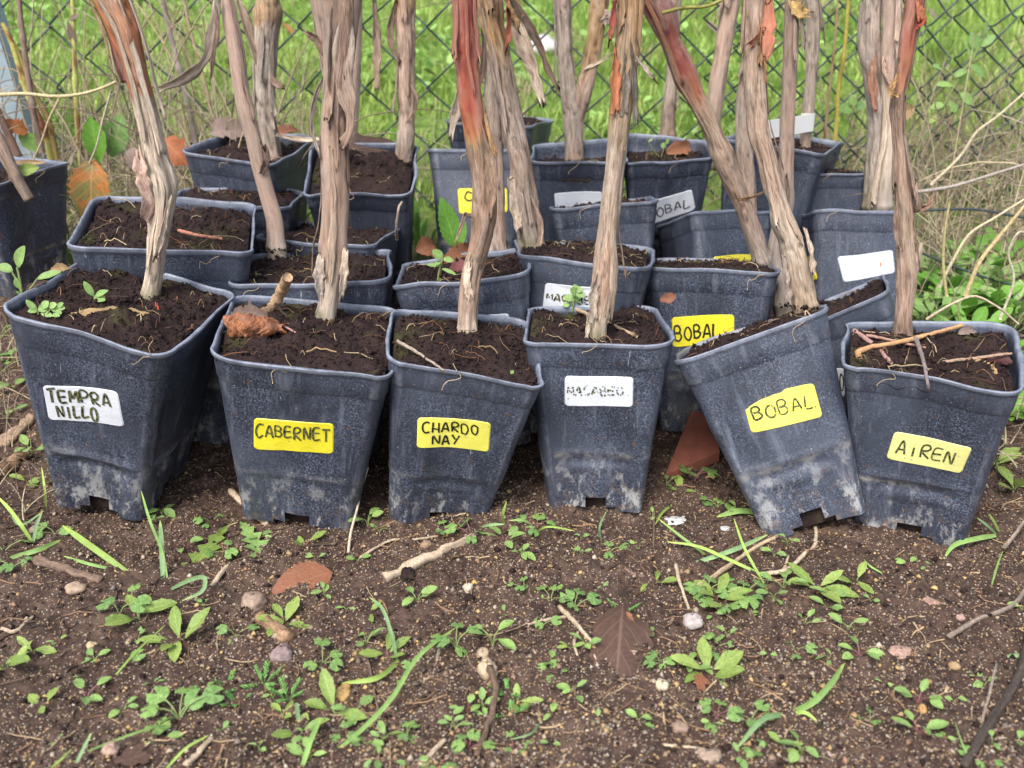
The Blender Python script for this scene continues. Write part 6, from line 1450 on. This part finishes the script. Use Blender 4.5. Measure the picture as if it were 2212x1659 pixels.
# ------------------------------------------------------------------ dry stalks, straw and weeds along the fence
STRAW = [(.46, .38, .24), (.40, .31, .20), (.30, .24, .18), (.50, .44, .30), (.24, .18, .13)]
def straw_mass(n, fx, seed, hmin=.08, hmax=.30, wmul=1.0, lying=.3, lean=0.0):
    r = np.random.default_rng(seed); tb = Tubes()
    for i in range(n):
        x, y = fx(r); z = float(ground(x, y)) ; a = r.uniform(0, 6.283); L = r.uniform(hmin, hmax); q = np.linspace(0, 1, 9)
        if r.random() < lying:
            b = r.normal(0, 1.2); h = r.uniform(.0, .07)
            P = np.stack([x + np.cumsum(np.cos(a + b * q)) * L / 9, y + np.cumsum(np.sin(a + b * q)) * L / 9 * .6, z + .004 + h * np.sin(q * math.pi * r.uniform(.5, 1)) + r.uniform(0, .03)], 1)
        else:
            bend = r.uniform(.3, 2.3); th = np.cumsum(np.full(9, bend / 9)) - .1; P = np.stack([x + np.cumsum(np.sin(th)) * math.cos(a) * L / 9 + lean * q * L, y + np.cumsum(np.sin(th)) * math.sin(a) * L / 9 * .5, z + np.cumsum(np.cos(th)) * L / 9], 1)
        P[:, 2] = np.maximum(P[:, 2], ground(P[:, 0], P[:, 1]) + .001)
        tb.add(P, r.uniform(.0006, .0019) * wmul * np.linspace(1.1, .5, 9), np.array(STRAW[r.choice(5, p=[.3, .25, .15, .2, .1])]) * r.uniform(.7, 1.2), 3, flat=.35)
    return tb.mesh("dry_straw", M_FIBRE)
o = link("dry_straw", straw_mass(1150, lambda r: (r.uniform(-1.15, -.34), r.uniform(1.40, 1.90)), 3, .09, .34, .9)); o["kind"] = "stuff"
o = link("dry_straw", straw_mass(1150, lambda r: (r.uniform(.58, 1.25), r.uniform(1.34, 1.90)), 4, .08, .30, .95, .35)); o["kind"] = "stuff"
o = link("dry_straw", straw_mass(170, lambda r: (r.uniform(.58, .95), r.uniform(.98, 1.36)), 5, .06, .22, .9, .45)); o["kind"] = "stuff"
o = link("dry_straw", straw_mass(260, lambda r: (r.uniform(-.62, -.40), r.uniform(1.22, 1.45)), 6, .05, .16, .7, .85)); o["kind"] = "stuff"
o = link("dry_straw", straw_mass(120, lambda r: (r.uniform(-.75, -.52), r.uniform(.90, 1.25)), 7, .04, .12, .6, .6)); o["kind"] = "stuff"
o = link("dry_straw", straw_mass(420, lambda r: (r.uniform(-.35, .62), r.uniform(1.56, 1.85)), 8, .05, .16, .7, .4)); o["kind"] = "stuff"

o = link("tall_dry_straw", straw_mass(130, lambda r: (r.uniform(-1.1, -.38), r.uniform(1.45, 1.68)), 9, .28, .62, 1.1, 0)); o["kind"] = "stuff"
o = link("tall_dry_straw", straw_mass(90, lambda r: (r.uniform(.62, 1.2), r.uniform(1.40, 1.68)), 10, .2, .45, 1.1, 0)); o["kind"] = "stuff"
YG = (.42, .38, .10)
def stalk(label, pts, y0, w, col, col2=None, joints=(), leaves=(), cat="stalk", name="dry_stalk", y1=None):
    ys = np.linspace(y0, y1 if y1 is not None else y0, len(pts)); P = np.array([at_y(p[0], p[1], yy) for p, yy in zip(pts, ys)]); c0 = P[0].copy()
    S = spline(P, n=40); rr = px_m(w, P[0]) / 2 * np.linspace(1.1, .8, 40)
    for j in joints: rr *= 1 + .5 * np.exp(-((np.linspace(0, 1, 40) - j) / .02) ** 2)
    q = np.linspace(0, 1, 40); nv = 8; a = np.arange(nv) * 2 * math.pi / nv; T, N, B = frames(S)
    V = S[:, None] + rr[:, None, None] * (np.cos(a)[None, :, None] * B[:, None] + np.sin(a)[None, :, None] * N[:, None])
    k = smooth(vn2(q[:, None] * 9 + y0 * 50, a[None] * .7, int(abs(pts[0][0])) % 97), .55, .7)[..., None]
    C = np.array(col) * (1 - k) + np.array(col2 if col2 else np.array(col) * .6) * k
    root = empty(name, c0); tag(root, label, cat)
    link("stem", np_mesh("stem", V.reshape(-1, 3) - c0, grid_q(40, nv, True), M_FIBRE, C.reshape(-1, 3)), root)
    for i, (p0, p1, wd, kind, mat) in enumerate(leaves):
        A_, B_ = at_y(p0[0], p0[1], y0), at_y(p1[0], p1[1], y0 - .01); leaf_between("leaf", A_, B_, px_m(wd, A_), kind, mat, (.1 * (i % 3 - 1), -1, .35), root, .12, .15, i)
    return root
RB = (.20, .07, .03)
stalk("yellow dock stalk with rust brown spots leaning by the lone pot", [(112, 350), (92, 270), (60, 205), (40, 140), (18, 75), (5, 50)], 1.46, 13, YG, RB, (.25, .6))
stalk("second spotted dock stalk, darker, beside the yellow one", [(124, 345), (105, 260), (78, 205), (55, 150), (30, 95), (12, 70)], 1.48, 11, (.34, .26, .09), RB, (.4,))
stalk("tall upright yellow green reed before the grass", [(178, 380), (168, 270), (163, 180), (160, 90), (155, -40)], 1.55, 11, (.44, .44, .14), (.25, .13, .05), (.5,), [((163, 100), (145, 45), 14, 'lance', L_GREY), ((145, 45), (172, 30), 10, 'lance', L_GREY)])
stalk("brown weathered stalk crossing the metal post", [(90, 330), (72, 240), (60, 160), (48, 70), (38, -30)], 1.44, 13, (.24, .17, .13), (.12, .08, .06), (.3, .7))
stalk("stout dark brown stem behind the lone pot", [(40, 340), (22, 300), (5, 262), (-12, 225)], 1.44, 18, (.17, .10, .075), (.10, .06, .05))
stalk("thin grey dead stem behind the pale split trunk", [(425, 320), (405, 220), (385, 140), (365, 60), (345, -30)], 1.62, 12, (.30, .25, .22), (.2, .16, .14), (.5,))
stalk("slim tan stem between the pale and pinkish trunks", [(463, 285), (450, 210), (430, 130), (405, 40), (395, -20)], 1.64, 8, (.36, .27, .17), None)
stalk("bright yellow cane rising beside white tag", [(1795, 375), (1806, 280), (1812, 190), (1826, 90), (1834, -40)], 1.52, 9, (.46, .38, .08), None, (.62,))
stalk("thin rusty stem next to the bright yellow cane", [(1775, 360), (1785, 260), (1797, 150), (1806, 60), (1812, -30)], 1.55, 6, (.34, .24, .14), RB)
stalk("thin green vine shoot arching off the swollen red knob", [(1430, 28), (1470, 18), (1530, 12), (1565, -2)], 1.06, 8, (.28, .26, .07), None, (.8,), name="green_shoot", cat="shoot")
strand("long horizontal straw bent across dry stalks", [(-10, 205), (60, 203), (110, 208), (170, 204), (215, 192), (252, 176)], 1.38, 8, (.50, .42, .24))
strand("short drooping straw hanging from the horizontal straw", [(130, 210), (105, 260), (88, 310), (72, 345)], 1.37, 5, (.46, .38, .22))
strand("thin pale straw slanting before the green dock leaves", [(240, 195), (222, 260), (205, 325), (193, 352)], 1.36, 5, (.44, .38, .26))
strand("grey dead rod sloping over the green weed patch", [(1960, 418), (2060, 402), (2140, 378), (2230, 350)], 1.30, 8, (.34, .29, .26), cat="rod", name="dead_rod")
strand("straw blade arching high over the weed patch", [(2010, 400), (2080, 330), (2110, 285), (2150, 255), (2225, 190)], 1.40, 7, (.48, .41, .28))
strand("straw stem slanting up from beside the AIREN rim", [(2085, 640), (2120, 560), (2160, 510), (2225, 430)], 1.12, 10, (.46, .36, .19))
strand("pale reed bending across the green weed leaves", [(2030, 620), (2060, 560), (2095, 505), (2150, 470), (2230, 420)], 1.18, 7, (.50, .43, .28))
strand("thin upright straw with split top by the AIREN vine", [(2045, 640), (2038, 580), (2040, 510), (2052, 430)], 1.16, 7, (.44, .38, .18))
strand("kinked straw over the soil beyond AIREN pot", [(2000, 690), (2060, 655), (2100, 640), (2150, 660), (2200, 700)], 1.08, 6, (.46, .38, .26))
strand("bleached bent straw hooked near the green patch", [(2160, 690), (2190, 600), (2180, 540), (2205, 500), (2225, 510)], 1.15, 6, (.52, .46, .34))
def big_leaf(label, p0, p1, w, mat, y, kind='serrate', nrm=(.2, -1, .35), name="dock_leaf", seed=0, curl=.2):
    a, b = at_y(*p0, y), at_y(*p1, y - .012); o = leaf_between(name, a, b, px_m(w, a), kind, mat, nrm, None, curl, .35, seed); tag(o, label, "leaf"); return o
big_leaf("large mottled orange and green dock leaf hanging point down", (200, 345), (192, 490), 84, mat_leaf("mottled_dock", (.25, .22, .07), (.50, .19, .05), .6, .5, .3, .25, 34), 1.36, seed=2, curl=.32)
big_leaf("yellow orange leaf behind the brown stalk", (60, 285), (8, 262), 34, L_ORANGE, 1.46, 'torn', seed=3, curl=.35)
big_leaf("red and orange leaf behind the pale split trunk", (352, 300), (402, 352), 56, L_ORANGE, 1.42, 'torn', seed=4, curl=.35)
big_leaf("small rosy dry leaf left of the pale split trunk", (282, 320), (300, 365), 40, L_GREY, 1.40, 'torn', seed=5, curl=.4)
big_leaf("green dock leaf standing behind the mottled leaf", (215, 350), (195, 255), 50, L_WEED, 1.48, 'lance', seed=6)
big_leaf("second green dock leaf, broader and darker", (240, 340), (262, 250), 56, L_IVY, 1.50, 'lance', seed=7)
big_leaf("dull green leaf beside the stout dark stem", (95, 330), (40, 285), 34, L_IVY, 1.47, 'lance', seed=8)
big_leaf("yellow green leaf sliver inside the lone pot", (38, 372), (80, 362), 26, L_LANCE, 1.28, 'oval', seed=9)
big_leaf("pale white green curled sheath inside the lone pot", (20, 352), (95, 350), 12, L_BUFF, 1.30, 'oval', seed=10)
# leafy weeds beside the pots at the foot of the fence
def leafy(label, px, py, n, L, seed, mat=L_WEED, y=None, kind='oval', ratio=.42, up=.5):
    p = at_y(px, py, y); p[2] = float(ground(p[0], y)); r = np.random.default_rng(seed); root = empty("leafy_weed", p); tag(root, label, "weed", "green weeds at the foot of the fence"); tb = Tubes()
    for i in range(n):
        a = i * 2.399 + r.normal(0, .3); el = r.uniform(up - .35, up + .5); h = r.uniform(.01, .055) * (L / .04); rr = r.uniform(.005, .03)
        b = np.array([math.cos(a) * rr, math.sin(a) * rr, h]); Li = L * r.uniform(.7, 1.25); e = b + Li * np.array([math.cos(a) * math.cos(el), math.sin(a) * math.cos(el), math.sin(el)])
        me = leaf_mesh(kind, round(Li / .004) * .004, round(Li * ratio / .003) * .003, mat, .3, .3, int(r.integers(3)))
        o = bpy.data.objects.new("leaf", me); COL.objects.link(o); o.parent = root; o.matrix_local = along(b, e, (0, -.4, 1)); tb.add(np.linspace((0, 0, 0), b, 4), .0012, (0, 0, 0), 4)
    link("stem", np_mesh("stem", np.concatenate(tb.V), np.concatenate(tb.Q), M_STEM), root)
WEEDS = [(2060, 470, 11, 1.42, "leafy weed against the grey rod, nearest the vines"), (2130, 450, 12, 1.45, "tall leafy weed under the sloping grey rod"), (2200, 460, 11, 1.46, "leafy weed cut by the edge under the grey rod"), (2040, 545, 10, 1.30, "leafy weed just beside the AIREN vine"), (2095, 540, 12, 1.32, "bushy weed in the middle of the green patch"), (2150, 560, 12, 1.32, "bushy weed crossed by the slanting straw stem"), (2205, 580, 11, 1.30, "bushy weed at the edge of the picture, middle height"),
         (2030, 620, 9, 1.18, "low weed touching the AIREN rim"), (2085, 640, 10, 1.20, "low weed at the root of the slanting straw stem"), (2150, 650, 9, 1.18, "low weed below the bushy weeds in front of straw"), (2205, 690, 9, 1.14, "low weed on bare soil behind the AIREN corner"), (2070, 500, 12, 1.36, "leafy weed crowding the pale reed bend"), (2170, 510, 12, 1.38, "leafy weed between the grey rod and bleached bent straw"), (2115, 600, 12, 1.25, "leafy weed crossed by the thin pale reed low down"), (2180, 630, 11, 1.22, "leafy weed next to the bleached bent straw foot"), (2020, 500, 9, 1.40, "narrow weed squeezed behind the hanging broken branch")]
for i, (x, y, n, yy, lb) in enumerate(WEEDS): leafy(lb, x, y, n + 12, .040 if i < 7 or i > 10 else .032, 900 + i, L_WEED if i % 3 else L_FRESH, yy)
leafy("dock rosette behind the mottled orange leaf", 230, 400, 8, .06, 930, L_IVY, 1.50, 'lance', .34, .9)
leafy("green rosette between the lone pot and mottled leaf", 150, 400, 7, .05, 931, L_WEED, 1.46, 'lance', .34, .8)
leafy("shaded weed in the gap beside the yellow label pot", 905, 480, 8, .05, 932, L_WEED, 1.50, 'lance', .24, 1.0)
leafy("blue green weed at the corner of the CABERNET back pots", 915, 560, 6, .045, 933, L_IVY, 1.30, 'lance', .24, .9)
# the clover-leaved twig hooked through the fence
sprig("blue green lucerne sprig growing through the fence", None, (2000, 300), [((2000, 300), (2040, 225), (2070, 170), (2105, 120), (2130, 65), 4), ((2070, 170), (2030, 140), 3), ((2050, 210), (2090, 215), 3)],
      [((2105, 120), (2085, 85), 20, 'oval', L_OVAL), ((2110, 110), (2100, 70), 26, 'oval', L_IVY), ((2118, 100), (2150, 75), 20, 'oval', L_IVY), ((2125, 85), (2130, 48), 16, 'oval', L_OVAL), ((2090, 150), (2060, 165), 16, 'oval', L_IVY), ((2088, 150), (2080, 185), 20, 'oval', L_OVAL), ((2095, 140), (2130, 165), 20, 'oval', L_IVY), ((2060, 185), (2022, 180), 16, 'oval', L_OVAL), ((2040, 150), (2015, 140), 14, 'oval', L_OVAL), ((2075, 200), (2100, 225), 22, 'oval', L_IVY), ((2040, 225), (2010, 232), 18, 'oval', L_OVAL), ((2050, 220), (2070, 245), 18, 'oval', L_IVY), ((2030, 250), (2005, 265), 14, 'oval', L_LANCE)], "weed", "lucerne_sprig", y=1.64)
sprig("round leaved shoot beside the bright yellow cane", None, (1830, 260), [((1830, 262), (1850, 225), 3), ((1840, 245), (1862, 230), 3)], [((1842, 240), (1810, 232), 30, 'oval', L_IVY), ((1850, 235), (1868, 222), 22, 'oval', L_IVY), ((1846, 230), (1838, 205), 18, 'oval', L_OVAL), ((1800, 110), (1770, 95), 18, 'oval', L_LANCE)], "weed", "round_leaved_shoot", y=1.60)
big_leaf("pale yellow round leaf on the grass beside the AIREN vine top", (1935, 250), (1975, 235), 34, L_BUFF, 1.66, 'oval', seed=20, name="yellow_leaf")
# a pale rock and fallen leaves on the lawn beyond the fence
stone("pale rock lying on the lawn beyond the fence", 1175, 118, 78, 52, (.50, .47, .46), 60, .4, .8, name="rock")
for i, (x, y, w, lb) in enumerate([(415, 95, 26, "brown leaf on the lawn near the thin grey stem"), (690, 130, 24, "brown leaf on the lawn between the two broad trunks"), (1010, 40, 22, "brown leaf on the lawn behind the red topped trunk"), (1325, 70, 24, "brown leaf on the lawn left of the red swollen vine"), (1265, 30, 20, "brown leaf on the lawn between the fork arms"), (1520, 90, 30, "brown leaf on the lawn behind the straight tan cane"), (1690, 170, 26, "brown leaf on the lawn by the brown upright cane"), (2070, 20, 24, "brown leaf on the lawn near the top corner of fence"), (1995, 60, 26, "pinkish leaf on the lawn beyond the red budding vine"), (915, 200, 26, "dark leaf on the lawn by the fibrous cane"), (860, 330, 24, "brown leaf at the fence foot behind the fibrous cane"), (615, 95, 22, "yellow leaf on the lawn beside the weathered grey trunk"), (230, 70, 22, "yellow leaf on the lawn beside the pale split trunk")]):
    ground_leaf(lb, (x, y), (x + w, y + (i % 3 - 1) * 8), w * .7, 'torn', [L_BROWN, L_RUST, L_GREY][i % 3] if "yellow" not in lb else L_ORANGE, .05, .2, .3, 30 + i, name="lawn_leaf")

# ------------------------------------------------------------------ labels of the many small plants, told apart by what they stand beside
byph = {}
for o, ph, px, py, cat, grp in WANT:
    n, wh, dd = where(px, py); byph.setdefault((ph, wh), []).append((dd, o, cat, grp))
for (ph, wh), L_ in byph.items():
    L_.sort(key=lambda q: q[0])
    for i, (dd, o, cat, grp) in enumerate(L_):
        tag(o, f"{ph} {wh}" if len(L_) == 1 else f"{ORD[i]} {ph} {wh}", cat, grp)
